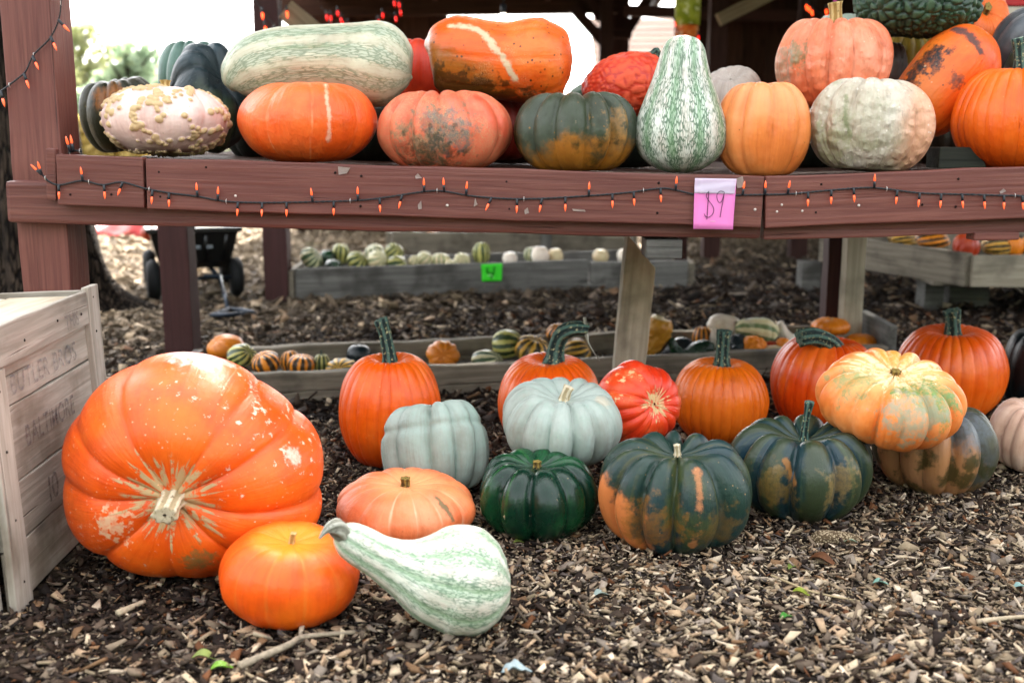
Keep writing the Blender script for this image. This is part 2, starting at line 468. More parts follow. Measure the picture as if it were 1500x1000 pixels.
    if bump > .2:
        pb = t.voro(t.vadd(co, t.mapping(t.noise(co, bscale, 2, .5, 0, True), (.012, .012, .012))), bscale*1.1, 'SMOOTH_F1')
        nr = t.bump(pb, min(1, bump*1.6), -.012, nr)
    if extra is not None: nr = t.bump(extra, .35, .003, nr)
    rv = t.ma('ADD', rough-.08, t.ma('MULTIPLY', t.noise(co, 16, 4), .2))
    if rm is not None: rv = t.ma('ADD', rv, t.ma('MULTIPLY', rm, .3))
    return t.out(col, rv, nr)

# stems ------------------------------------------------------------
def stem_material(name, hx1, hx2, hx3):
    t = NT(name, .7, .3); s = t.attr('ridge'); co = t.coord()
    n = t.noise(co, 60, 4, .6)
    m = t.step(t.ma('ADD', s, t.ma('MULTIPLY', t.ma('SUBTRACT', n, .5), .7)), .55, .95)
    col = t.mix(m, hexc(hx1), hexc(hx2))
    col = t.mix(t.step(t.noise(co, 110, 4, .7), .55, .68), col, hexc(hx3))
    return t.out(col, None, t.bump(t.noise(co, 160, 3), .5, .002))
STEM = {}
def stem_mats():
    STEM['dark'] = stem_material('stem_dark_green', '#1b3636', '#57776c', '#c4bd90')
    STEM['tan'] = stem_material('stem_tan', '#a5874c', '#c9b07a', '#7b6a3c')
    STEM['pale'] = stem_material('stem_pale', '#b5a482', '#d8cbb0', '#7d6c4c')
    STEM['brown'] = stem_material('stem_brown', '#6e5a2e', '#98803f', '#3d3420')
    STEM['cut'] = plain('stem_cut_face', '#cdbf9c', .8, .2, .3, 200, .3)
    STEM['grey'] = stem_material('stem_grey', '#8d8c7e', '#b4b3a6', '#5d5c4e')

def make_stem(path, radii, ridges, parent, T, mat, seed=0, rdep=.22):
    """path in pumpkin units (already in turned frame), T maps unit points to the local frame of the parent"""
    n = 16; S = ridges*6
    P = spline([tuple(p)+(r,) for p, r in zip(path, radii)], n)
    pts = P[:, :3]; rr = P[:, 3]
    u = None; V = []; R = []
    a = np.linspace(0, 2*np.pi, S, endpoint=False)
    for i in range(n):
        t = pts[min(i+1, n-1)]-pts[max(i-1, 0)]; t /= np.linalg.norm(t)
        if u is None:
            u = np.cross(t, [0, 1, 0] if abs(t[1]) < .9 else [1, 0, 0])
        u = u-t*(u@t); u /= np.linalg.norm(u); v = np.cross(t, u)
        aa = a+.4*i/n
        g = np.abs(np.sin(ridges*aa/2))
        q = rr[i]*(1-rdep+rdep*1.3*g)*(1+.04*np.sin(3*aa+i*.8+seed))
        V.append(pts[i]+np.outer(np.cos(aa)*q, u)+np.outer(np.sin(aa)*q, v)); R.append(g)
    # cut end, a little hollow
    V.append(pts[-1]+(V[-1]-pts[-1])*.8+(pts[-1]-pts[-2])*.12); R.append(g*0+.9)
    V.append(pts[-1]+(V[-2]-pts[-1])*.15-(pts[-1]-pts[-2])*.15); R.append(g*0+.9)
    n += 2
    V = np.array(V).reshape(-1, 3); R = np.array(R).ravel()
    i = np.arange(n-1)[:, None]*S; j = np.arange(S)[None, :]; jn = (j+1) % S
    F = np.stack([i+j, i+jn, i+S+jn, i+S+j], -1).reshape(-1, 4)
    o = npmesh('stem', T(V), F, STEM[mat], parent, True, {'ridge': ('FLOAT', R)})
    return o

def pumpkin(name, label, cat, box, base, layers=(), geo=None, axis=(0, 0, 1), spin=0, depth=None, rest=None, stem=None,
            group=None, rough=.38, bump=.12, bscale=70, seed=1, stretch=True, flat=None, spec=.38, mat=None):
    g = dict(seed=seed); g.update(geo or {})
    G = pumpkin_geo(**g)
    R = axis_rot(axis, spin)
    V = G['V']@R.T
    if flat is not None: V = V*np.array(flat)
    s, a, L = fit(V, box, depth, rest, stretch)
    S = np.array([s, s, s*a]); W = V*S
    if rest is not None:        # settle: flatten where it touches
        zf = W[:, 2].min()+.006; W[:, 2] = np.maximum(W[:, 2], zf)
    org = L.copy(); zb = W[:, 2].min(); org[2] += zb; W = W-np.array([0, 0, zb])
    m = mat or skin('rind_'+name, base, layers, rough, spec, bump, bscale, seed, W+org, org)
    o = npmesh(name, W, G['F'], m, None, True,
               {'suv': ('FLOAT_VECTOR', G['suv']), 'rib': ('FLOAT', G['rib']), 'wart': ('FLOAT', G['wart'])}, tuple(org))
    tag(o, label, cat, group)
    if stem:
        z0 = G['ztop']-.03
        T = lambda P: (np.asarray(P)@R.T*(np.array(flat) if flat is not None else 1))*S-np.array([0, 0, zb])
        ln, r0, mt = stem['len'], stem['r'], stem.get('mat', 'dark')
        bd = np.array(stem.get('bend', (0, 0, 0)), float)@R      # world bend to unit frame
        path = []; radii = []
        for f, k in ((0, 1.55), (.12, 1.1), (.35, .92), (.7, .88), (1, stem.get('tip', 1.0))):
            p = np.array([0, 0, z0+ln*f])+bd*ln*(f**1.8)-np.array([0, 0, 1])*ln*stem.get('droop', 0)*f**3
            path.append(p); radii.append(r0*k)
        make_stem(path, radii, stem.get('ridges', 5), o, T, mt, seed)
    return o

def squash(name, label, cat, pts, depth, base, layers=(), group=None, N=96, M=90, ribs=0, rdep=.0, rough=.4, bump=.12, bscale=70,
           seed=1, lump=.015, knob=None, stem=None, spec=.38, ends=(.5, .5), mat=None):
    """pts: (px, py, radius px, distance offset m) along the fruit from stem to blossom end"""
    P = []
    for px, py, rp, dd in pts:
        c = at(px, py, depth+dd); P.append((c.x, c.y, c.z, rp*(depth+dd)/FPX*1.015))
    P = spline(P, M)
    c = P[:, :3].copy(); r = np.maximum(P[:, 3], .0015)
    th = np.linspace(0, 2*np.pi, N, endpoint=False); V = []; u = None
    for i in range(M):
        t = c[min(i+1, M-1)]-c[max(i-1, 0)]; t /= np.linalg.norm(t)
        if u is None: u = np.cross(t, [0, 1, 0])
        u = u-t*(u@t); u /= np.linalg.norm(u); v = np.cross(t, u)
        q = r[i]*(1-rdep*(1-np.abs(np.sin(ribs*th/2))**.5)) if ribs else r[i]*np.ones(N)
        V.append(c[i]+np.outer(np.cos(th)*q, u)+np.outer(np.sin(th)*q, v))
    V = np.array(V).reshape(-1, 3)
    cc = np.repeat(c, N, 0); nv = V-cc; ln = np.linalg.norm(nv, axis=1, keepdims=True); nv = nv/(ln+1e-6)
    R0 = r.max()
    V = V+nv*(lump*R0*wob(V/R0, 1.6, seed)+lump*.4*R0*wob(V/R0, 4.5, seed+5))[:, None]*np.clip(ln/R0*2, 0, 1)
    wart = np.zeros(len(V))
    if knob:
        kn, kh = knob; rr = np.random.RandomState(seed)
        pick = V[rr.choice(len(V), kn)]
        D = np.full(len(V), 9.0); D2 = D.copy()
        for p in pick:
            d = ((V-p)**2).sum(1); D2 = np.minimum(D2, np.maximum(D, d)); D = np.minimum(D, d)
        kk = np.clip((np.sqrt(D2)-np.sqrt(D))*100, 0, 1)**.7
        V = V+nv*(kk*kh)[:, None]; wart = kk
    org = c.mean(0); org[2] = V[:, 2].min(); 
    i = np.arange(M-1)[:, None]*N; j = np.arange(N)[None, :]; jn = (j+1) % N
    F = np.stack([i+j, i+jn, i+N+jn, i+N+j], -1).reshape(-1, 4)
    vv = np.repeat(np.linspace(0, 1, M), N)
    suv = np.stack([np.tile(np.cos(th), M), np.tile(np.sin(th), M), vv*3], 1)
    rib = np.tile(np.abs(np.sin((ribs or 8)*th/2)), M)
    m = mat or skin('rind_'+name, base, layers, rough, spec, bump, bscale, seed, V, org)
    o = npmesh(name, V-org, F, m, None, True,
               {'suv': ('FLOAT_VECTOR', suv), 'rib': ('FLOAT', rib), 'wart': ('FLOAT', wart)}, tuple(org))
    tag(o, label, cat, group)
    if stem:
        sp = [np.array(at(px, py, depth+dd))-org for px, py, rp, dd in stem['pts']]
        sr = [rp*(depth+dd)/FPX for px, py, rp, dd in stem['pts']]
        make_stem(sp, sr, 5, o, lambda P: np.asarray(P), stem.get('mat', 'grey'), seed)
    return o
# ------------------------------------------------------------------ materials for timber
MAT = {}
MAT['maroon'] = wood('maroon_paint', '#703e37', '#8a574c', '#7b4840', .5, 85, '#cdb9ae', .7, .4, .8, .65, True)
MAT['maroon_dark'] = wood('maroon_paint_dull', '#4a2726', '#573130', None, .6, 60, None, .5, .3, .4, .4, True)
MAT['greywood'] = wood('weathered_grey_timber', '#6f6d69', '#8f8d88', '#4d4a45', .8, 55, None, .4, .2, .6, .6)
MAT['brownwood'] = wood('weathered_brown_timber', '#7c7466', '#988f80', '#4d4840', .8, 55, None, .4, .2, .6, .6)
MAT['palewood'] = wood('raw_pale_timber', '#a39a88', '#bfb5a2', '#7d7768', .8, 48, None, .4, .2, .6, .55)
MAT['crate'] = wood('crate_timber', '#a1988b', '#bfb6aa', '#7c6c5a', .8, 45, '#6a4a30', .5, .2, .8, .5)
MAT['cratetop'] = wood('crate_lid_timber', '#b5a78f', '#c9bca6', '#a08c70', .75, 45, None, .4, .25, .4, .3)
MAT['darkroof'] = wood('dark_roof_timber', '#452c22', '#5c3e30', None, .8, 40, None, .4, .15, .4, .4)
MAT['darkbeam'] = wood('dark_beam_timber', '#452e2a', '#583c36', None, .75, 40, None, .4, .15, .4, .4)
MAT['lightbrace'] = wood('worn_brace_timber', '#8d7a63', '#a8977e', None, .8, 40, None, .4, .15, .4, .4)
MAT['screw'] = plain('galvanised_screw_head', '#d9cdc4', .45, .5, .2, 300, 0, .3)
MAT['rust'] = plain('rusty_nail_head', '#3a2520', .8, .2, .4, 300, .3)
MAT['scrap'] = plain('torn_tape_scrap', '#cdbcb4', .3, .6, .15, 200, 0)

# ------------------------------------------------------------------ ground
def ground_material():
    t = NT('bark_mulch_soil', .95, .1); co = t.coord()
    n1 = t.noise(co, 40, 6, .7); n2 = t.noise(co, .55, 3)
    vc = t.voro(t.mapping(t.vadd(co, t.mapping(t.noise(co, 14, 2, .5, 0, True), (.06, .06, .06))), (1, 1.6, 1)), 42, 'F1', 'Color')
    sep = t.N.new('ShaderNodeSeparateColor'); t.L.new(vc, sep.inputs[0])
    col = t.mix(t.step(n1, .35, .7), hexc('#1c1613'), hexc('#35281f'))
    # far away the loose chips are too small to build: the sheet takes over
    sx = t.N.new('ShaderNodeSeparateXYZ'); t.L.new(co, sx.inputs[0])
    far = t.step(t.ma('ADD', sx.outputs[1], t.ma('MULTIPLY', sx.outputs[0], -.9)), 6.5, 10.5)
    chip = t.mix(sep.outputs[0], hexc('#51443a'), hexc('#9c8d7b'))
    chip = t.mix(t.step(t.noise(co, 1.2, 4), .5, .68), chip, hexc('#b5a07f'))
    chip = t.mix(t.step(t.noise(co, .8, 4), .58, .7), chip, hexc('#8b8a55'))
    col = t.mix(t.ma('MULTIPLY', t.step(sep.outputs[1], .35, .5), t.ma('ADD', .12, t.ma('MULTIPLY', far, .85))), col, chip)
    h = t.ma('ADD', n1, t.voro(co, 42))
    return t.out(col, None, t.bump(h, .8, .02))
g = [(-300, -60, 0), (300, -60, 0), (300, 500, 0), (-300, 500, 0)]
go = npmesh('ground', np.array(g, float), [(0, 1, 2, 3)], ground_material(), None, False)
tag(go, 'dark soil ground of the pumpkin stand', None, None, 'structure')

# crate footprint, used to keep chips out of it
CR_A = Vector((-1.047, 2.164, 0)); CR_X = Vector((-.04, .9992, 0)); CR_Y = Vector((-.9992, -.04, 0))

def chip_material():
    t = NT('loose_wood_chips', .85, .2); c = t.attr('tint', 'Color'); co = t.coord()
    n = t.noise(t.mapping(co, (1, 1, 1)), 120, 4, .7)
    m = t.N.new('ShaderNodeMix'); m.data_type = 'RGBA'; m.blend_type = 'MULTIPLY'; m.inputs[0].default_value = 1
    t.L.new(c, m.inputs[6]); t.L.new(t.mix(n, (.45, .43, .42, 1), (1.3, 1.3, 1.3, 1)), m.inputs[7])
    return t.out(m.outputs[2], None, t.bump(n, .4, .003))
CHIPM = chip_material()
PAL = [hexc(x)[:3] for x in ('#8f7f6e', '#a8977f', '#c4b49c', '#75675a', '#5a4c40', '#46362c', '#3a2d26', '#2c221d', '#8a6d52', '#9b8f83', '#6d6460', '#d3c3ae', '#7b5236', '#4b3a2e', '#b29a80')]
PALP = np.array([13, 15, 14, 10, 6, 4.5, 4, 3, 6, 11, 7, 9, 2.5, 5, 13.]); PALP /= PALP.sum()
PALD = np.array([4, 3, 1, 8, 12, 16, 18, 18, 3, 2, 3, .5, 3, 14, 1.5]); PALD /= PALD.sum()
def chips(name, label, n, xr, yr, lr, seed, keep=None, tilt=.35, zmax=.014, far=False, dens=None):
    r = np.random.RandomState(seed)
    X = r.uniform(xr[0], xr[1], n); Y = r.uniform(yr[0], yr[1], n)
    P = np.stack([X, Y, 0*X], 1)
    k = np.abs(X) < .52*Y+.25
    q = P-np.array(CR_A); lx = q@np.array(CR_X); ly = q@np.array(CR_Y)
    k &= ~((lx > -.005) & (lx < .75) & (ly > -.005))
    if keep is not None: k &= keep(P, r)
    P = P[k]; n = len(P)
    ln = lr[0]+(lr[1]-lr[0])*r.rand(n)**3.2
    wd = ln*r.uniform(.16, .7, n); wd = np.minimum(wd, .018 if not far else .05); tk = np.minimum(ln*.16, .005)*r.uniform(.5, 1.4, n)
    b = np.array([(-1, -1, -1), (1, -1, -1), (1, 1, -1), (-1, 1, -1), (-1, -1, 1), (1, -1, 1), (1, 1, 1), (-1, 1, 1)], float)*.5
    V = b[None]*np.stack([ln, wd, tk], 1)[:, None, :]
    J = r.uniform(-.32, .32, (n, 4, 2))*np.stack([ln*.9, wd*1.3], 1)[:, None, :]
    V[:, :4, :2] += J; V[:, 4:, :2] += J*r.uniform(.6, 1.1, (n, 1, 1))
    # splintered ends
    tp = r.uniform(.25, 1, n); V[:, [1, 2, 5, 6], 1] *= tp[:, None]
    V[:, [1, 2, 5, 6], 2] += (tk*r.uniform(-.6, .6, n))[:, None]
    yaw = r.uniform(0, 6.28, n); pit = r.normal(0, tilt, n); rol = r.normal(0, tilt*1.4, n)
    def rot(V, a, i, j):
        c, s = np.cos(a)[:, None], np.sin(a)[:, None]; A = V[:, :, i].copy(); B = V[:, :, j].copy()
        V[:, :, i] = c*A-s*B; V[:, :, j] = s*A+c*B
    rot(V, rol, 1, 2); rot(V, pit, 0, 2); rot(V, yaw, 0, 1)
    P[:, 2] = r.uniform(.0, zmax, n)+np.abs(np.sin(pit))*ln*.3
    V += P[:, None, :]
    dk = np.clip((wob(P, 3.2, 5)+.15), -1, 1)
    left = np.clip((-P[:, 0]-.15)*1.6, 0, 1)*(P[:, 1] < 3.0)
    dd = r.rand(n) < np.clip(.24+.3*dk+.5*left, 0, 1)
    if far: dd |= r.rand(n) < np.clip(.72+.12*P[:, 0], .4, .95)*(P[:, 1]-P[:, 0]*.9 < 8.5)  # darker palette puts the shade under the shelf into the chip colours
    dd |= (P[:, 1] > 3.05) & (r.rand(n) < .5)  # shelf shade tinted in from the front edge back
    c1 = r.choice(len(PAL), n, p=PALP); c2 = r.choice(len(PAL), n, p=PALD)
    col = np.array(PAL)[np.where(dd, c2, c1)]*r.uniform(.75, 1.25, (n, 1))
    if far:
        sunny = np.clip((P[:, 1]-P[:, 0]*.9-6.0)/3.0, 0, 1)  # sunlit paleness mixed into the chip colours towards the far left
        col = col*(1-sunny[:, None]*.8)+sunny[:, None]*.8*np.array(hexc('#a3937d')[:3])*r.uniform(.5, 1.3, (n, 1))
    col = col*np.array([1.06, 1.04, 1.0])
    tint = np.repeat(np.concatenate([col, np.ones((n, 1))], 1), 8, 0)
    f = np.array([(0, 3, 2, 1), (4, 5, 6, 7), (0, 1, 5, 4), (1, 2, 6, 5), (2, 3, 7, 6), (3, 0, 4, 7)])
    F = (f[None]+8*np.arange(n)[:, None, None]).reshape(-1, 4)
    o = npmesh(name, V.reshape(-1, 3), F, CHIPM, None, False, {'tint': ('FLOAT_COLOR', tint)})
    return tag(o, label, None, None, 'stuff')
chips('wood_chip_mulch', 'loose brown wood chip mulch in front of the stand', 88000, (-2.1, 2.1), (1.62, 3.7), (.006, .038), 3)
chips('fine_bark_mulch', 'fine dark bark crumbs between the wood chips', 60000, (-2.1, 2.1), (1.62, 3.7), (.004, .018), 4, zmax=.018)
chips('mulch_under_shelf', 'bark mulch under the display shelf with shade painted into its colour', 30000, (-3.2, 3.6), (3.7, 6.3), (.016, .07), 5, zmax=.012, far=True)
chips('distant_mulch', 'wood chips and leaf litter beyond the shelf with sunlight painted into their colour', 34000, (-6, 6), (6.3, 12.5), (.025, .11), 6, zmax=.015, far=True)

# ------------------------------------------------------------------ display shelf
YB = 3.0
shelf = empty('display_shelf', at(750, 300, YB+.1)*1.0)
shelf.location = (0, 3.2, 0)
tag(shelf, 'long maroon painted wooden display shelf carrying the upper rows of pumpkins', 'shelf')
def px_board(name, x0, y0, x1, y1, Y, h, thick, mat, parent, **k):
    """front face at Y, top edge runs through photo points (x0,y0)-(x1,y1)"""
    a = at(x0, y0, Y); b = at(x1, y1, Y)
    o = Vector((0, thick/2, -h/2))
    return board(name, a+o, b+o, h, thick, mat, parent, **k)
px_board('front_board', 80, 226, 208, 231, YB, .136, .038, MAT['maroon'], shelf, seed=1)
px_board('front_board', 212, 232, 1119, 259, YB, .137, .038, MAT['maroon'], shelf, seed=2)
px_board('front_board', 1123, 259, 1600, 241, YB, .138, .038, MAT['maroon'], shelf, seed=3)
bz = px_board('beam', 6, 264, 1118, 288, YB+.0405, .118, .05, MAT['maroon'], shelf, seed=4, bev=.012)
px_board('beam', 1121, 288, 1600, 274, YB+.0405, .12, .05, MAT['maroon'], shelf, seed=5)
px_board('end_block', 64, 217, 79, 218, YB+.012, .14, .026, MAT['maroon'], shelf, seed=6, jit=0)
px_board('cleat', 1428, 341, 1494, 340, YB+.03, .022, .06, MAT['maroon'], shelf, seed=7, jit=0)
# deck planks
for i in range(13):
    y = 3.115+i*.152
    zl, zm, zr = at(80, 226, YB).z-.03, at(1119, 259, YB).z-.03, at(1600, 241, YB).z-.03
    board('deck_plank', (-1.245+.01*(i % 3), y, zl), (.69, y, zm), .03, .143, MAT['darkroof'], shelf, seed=10+i, up=Vector((0, 0, 1)))
    board('deck_plank', (.698, y, zm), (2.1, y, zr+.015), .03, .143, MAT['darkroof'], shelf, seed=30+i, up=Vector((0, 0, 1)))
for x in (-1.2, .05, .42, 1.15, 2.0):
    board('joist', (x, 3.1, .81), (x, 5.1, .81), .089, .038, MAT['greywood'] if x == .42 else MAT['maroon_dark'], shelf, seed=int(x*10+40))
# joist end of bare grey timber showing below the beam
a = at(943, 362, 3.1); b = at(995, 362, 3.1)
board('joist_end', a+Vector((0, 0, 0)), b, .052, .12, MAT['greywood'], shelf, seed=60, jit=0)
def leg(px, py, Y, wdt, ztop, mat, parent=shelf, name='leg', dep=None, seed=0, lean=0):
    c = at(px, py, Y)
    return board(name, (c.x, Y, -.02), (c.x+lean, Y, ztop), wdt, dep or wdt, mat, parent, seed=seed, up=Vector((1, 0, 0)))
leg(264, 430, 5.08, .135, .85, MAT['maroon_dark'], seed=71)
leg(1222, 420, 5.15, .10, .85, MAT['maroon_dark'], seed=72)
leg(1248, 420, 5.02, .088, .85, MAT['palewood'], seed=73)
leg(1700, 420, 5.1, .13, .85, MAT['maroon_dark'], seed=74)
# splintered grey leg, leaning, sawn at a slant
p0 = at(914, 560, 3.92); p0.z = -.02; p1 = at(938, 366, 3.9)
lg = board('leg', p0, p1, .112, .088, MAT['palewood'], shelf, seed=75, up=Vector((1, 0, 0)))
for v in lg.data.vertices:          # slanted saw cut: higher on its left side
    if v.co.x > 0.3: v.co.x += (-v.co.z)*1.0-.0
tag(lg, 'bare grey post sawn off at a slant')
# screws, nails and scraps on the front board
def stud(px, py, r, mat, name, Y=YB):
    c = at(px, py, Y)
    bm = bmesh.new(); bmesh.ops.create_cone(bm, cap_ends=True, segments=12, radius1=r, radius2=r*.7, depth=.003)
    bmesh.ops.rotate(bm, verts=bm.verts, matrix=Matrix.Rotation(math.pi/2, 3, 'X')); bmesh.ops.translate(bm, verts=bm.verts, vec=(c.x, Y-.001, c.z))
    o = bm_obj(name, bm, mat, shelf, True); o.matrix_parent_inverse = full_matrix(shelf).inverted(); return o
for px, py in ((345, 287), (697, 299), (1106, 307), (1145, 300), (1138, 310), (1175, 309), (1258, 301), (1174, 283), (1138, 285), (655, 301)):
    stud(px, py, .0042, MAT['screw'], 'screw')
for px, py in ((302, 245), (233, 252), (529, 258), (742, 266), (965, 268), (746, 306), (1203, 270), (1195, 311), (963, 312), (491, 253), (1404, 262), (1400, 303), (246, 290), (235, 288), (1351, 300), (103, 285), (163, 285), (528, 302)):
    stud(px, py, .0036, MAT['rust'], 'nail_head')
def scrap(pts, name='tape_scrap'):
    V = [at(x, y, YB-.0025-.001*(i % 2)) for i, (x, y) in enumerate(pts)]
    bm = bmesh.new(); vs = [bm.verts.new(v) for v in V]; f = bm.faces.new(vs)
    bmesh.ops.solidify(bm, geom=[f], thickness=.0006)
    o = bm_obj(name, bm, MAT['scrap'], shelf); o.matrix_parent_inverse = full_matrix(shelf).inverted()
scrap([(495, 244), (513, 246), (508, 254), (496, 256)]); scrap([(608, 258), (612, 254), (618, 261), (609, 262)])
scrap([(612, 300), (617, 294), (618, 306), (613, 307)]); scrap([(768, 308), (773, 304), (775, 312), (769, 314)])
scrap([(838, 306), (856, 307), (858, 310), (840, 309)]); scrap([(1464, 281), (1470, 276), (1474, 280), (1466, 284)])
scrap([(696, 289), (699, 300), (694, 303)]); scrap([(1078, 262), (1088, 258), (1091, 274), (1080, 276)])
# dark wedge of timber under the orange pumpkin on the right
a = at(1366, 231, 3.2); b = at(1426, 231, 3.2)
wd = board('timber_wedge', a, b, .06, .1, wood('dark_wedge_timber', '#2f322c', '#474a40', None, .8, 50), None, seed=80, jit=0)
for v in wd.data.vertices:
    if v.co.x > 0 and v.co.z < 0: v.co.x += .018
tag(wd, 'dark weathered timber wedge lying on the shelf behind the maroon board', 'wood block')

# ------------------------------------------------------------------ pavilion
pav = empty('pavilion', (0, 8, 0)); tag(pav, 'open sided timber pavilion with maroon posts and dark roof behind the shelf', 'pavilion')
def post(px, py, Y, wdt, ztop, mat, seed=0, dep=None):
    return leg(px, py, Y+(dep or wdt)/2, wdt, ztop, mat, pav, 'post', dep, seed)
# front left post: front face runs 0..77 px wide at the top
a = at(59, 300, 3.092); fx = a.x
board('post', (fx, 3.092+.07, -.02), (fx, 3.092+.07, 2.7), .14, .14, MAT['maroon'], pav, seed=101, up=Vector((1, 0, 0)))
post(407, 390, 6.7, .145, 2.5, MAT['maroon_dark'], 102)
post(1046, 200, 9.0, .14, 2.6, MAT['darkbeam'], 103)
post(888, 60, 11.0, .13, 2.7, MAT['darkbeam'], 104)
post(908, 60, 11.4, .17, 2.7, MAT['darkbeam'], 105)
post(1182, 60, 9.0, .14, 2.6, MAT['darkbeam'], 106)
def px_beam(name, x0, y0, Y0, x1, y1, Y1, h, th, mat, seed=0):
    return board(name, at(x0, y0, Y0), at(x1, y1, Y1), h, th, mat, pav, seed=seed, jit=0)
px_beam('eave_beam', 380, -2, 11.2, 905, -8, 11.2, .36, .14, MAT['darkroof'], 110)
px_beam('brace', 838, 10, 11.1, 894, 74, 11.1, .1, .08, MAT['darkbeam'], 111)
px_beam('brace', 862, -4, 11.15, 880, 30, 11.15, .09, .06, MAT['darkbeam'], 115)
px_beam('brace', 915, 52, 11.3, 960, -20, 11.3, .1, .07, MAT['darkbeam'], 112)
px_beam('cross_tie', 868, 47, 11.25, 925, 50, 11.25, .1, .07, MAT['darkbeam'], 116)
px_beam('brace', 1052, 30, 8.95, 1140, -14, 8.95, .1, .09, MAT['lightbrace'], 113)
px_beam('brace', 418, 14, 6.66, 520, 98, 6.75, .12, .09, MAT['lightbrace'], 114)
px_beam('tie_beam', 915, 16, 10.8, 1500, 36, 10.0, .1, .1, MAT['darkbeam'], 117)
# roof: sheets of boards on rafters, falling towards the back
def zroof(y): return 2.95-.062*(y-3.3)
for i in range(24):
    y0 = 3.35+i*.36; y1 = y0+.355
    board('roof_board', (-1.9, (y0+y1)/2, zroof((y0+y1)/2)+.03*(i % 2)), (7.5, (y0+y1)/2, zroof((y0+y1)/2)+.03*(i % 2)), .022, .372, MAT['darkroof'], pav, seed=200+i, jit=0, bev=0)
for i in range(9):
    x = -1.85+i*1.1
    board('rafter', (x, 3.35, zroof(3.35)-.09), (x, 11.9, zroof(11.9)-.09), .14, .05, MAT['darkbeam'], pav, seed=230+i, jit=0)
# boarded back walls
def back_wall(xpx0, xpx1, Y, ztop, w=.2, z0=0.0, seed=0):
    x0 = at(xpx0, 200, Y).x; x1 = at(xpx1, 200, Y).x; n = int((x1-x0)/w)
    for i in range(n):
        x = x0+(i+.5)*w
        board('wall_board', (x, Y+.026*(i % 2), z0), (x, Y+.026*(i % 2), ztop), w+.014, .022, MAT['darkroof'], pav, seed=seed+i, jit=0, bev=0, up=Vector((1, 0, 0)))
back_wall(432, 662, 11.6, 2.5, .2, seed=300)
back_wall(985, 1900, 11.0, 2.5, .22, seed=340)

# ------------------------------------------------------------------ long boxes of gourds
def box_boards(root, corners, h, th, mat, z0=0.0, names=('front_board', 'end_board', 'back_board', 'end_board')):
    for i in range(4):
        a = Vector(corners[i]); b = Vector(corners[(i+1) % 4]); d = (b-a).normalized()*th*.5
        if i % 2: a, b = a+d*1.01, b-d*1.01
        else: a, b = a-d*.98, b+d*.98
        a = a.copy(); b = b.copy(); a.z = b.z = z0+h/2
        board(names[i], a, b, h, th, mat, root, seed=int(a.x*37)+i)
gb = empty('gourd_box', (-.2, 4.3, 0)); tag(gb, 'long low grey timber box of small gourds on the ground under the shelf', 'planter box')
A = ground(300, 596); B = ground(1300, 546); Cc = ground(1285, 503); D = ground(300, 535)
A = Vector((-1.22, 4.02, 0)); B = Vector((1.62, 4.66, 0)); Cc = Vector((1.63, 5.2, 0)); D = Vector((-1.28, 4.58, 0))
def lerp(a, b, f): return a+(b-a)*f
for (p, q, nm, s) in ((A, lerp(A, B, .62), 'front_board', 1), (lerp(A, B, .622), B, 'front_board', 2), (D, Cc, 'back_board', 3)):
    board(nm, Vector((p.x, p.y, .075)), Vector((q.x, q.y, .075)), .075, .06, MAT['brownwood'], gb, seed=400+s, bev=.008, jit=.003)
    board(nm, Vector((p.x, p.y, .017)), Vector((q.x, q.y, .017)), .04, .055, MAT['brownwood'], gb, seed=410+s, bev=.006, jit=.003)
e0 = B+Vector((.06, -.02, 0)); e1 = Cc+Vector((.06, .02, 0))
board('end_board', Vector((e0.x, e0.y+.1, .1)), Vector((e1.x, e1.y, .1)), .16, .04, MAT['greywood'], gb, seed=420)
board('end_board', Vector((A.x-.06, A.y, .06)), Vector((D.x-.06, D.y, .06)), .1, .04, MAT['greywood'], gb, seed=421)
board('base_board', (A+D)/2+Vector((0, 0, .012)), (B+Cc)/2+Vector((0, 0, .012)), .02, .46, MAT['greywood'], gb, seed=422, jit=0, up=Vector((0, 0, 1)))

fb = empty('squash_box', (-.2, 7.1, 0)); tag(fb, 'grey plank box of striped squash with a green price card, far under the shelf', 'planter box')
a0 = ground(434, 439); a1 = ground(861, 423); a2 = ground(1006, 420)
def up_(p, z): return Vector((p.x, p.y, z))
board('front_board', up_(a0, .095), up_(a1, .095)-Vector((.006, 0, 0)), .2, .04, MAT['greywood'], fb, seed=430)
board('front_board', up_(a1, .085)+Vector((.012, 0, 0)), up_(a2, .085), .19, .04, MAT['greywood'], fb, seed=431)
bk0 = a0+Vector((-.02, .75, 0)); bk1 = a2+Vector((0, .75, 0))
board('back_board', up_(bk0, .09), up_(bk1, .09), .18, .04, MAT['greywood'], fb, seed=432)
board('end_board', up_(a0, .09)+Vector((-.03, -.02, 0)), up_(bk0, .09)+Vector((-.03, 0, 0)), .19, .04, MAT['brownwood'], fb, seed=433)
board('end_board', up_(a2, .08)+Vector((.03, 0, 0)), up_(bk1, .08)+Vector((.03, 0, 0)), .17, .04, MAT['brownwood'], fb, seed=434)
board('base_board', up_((a0+bk0)/2, .03), up_((a2+bk1)/2, .03), .02, .68, MAT['greywood'], fb, seed=435, jit=0)

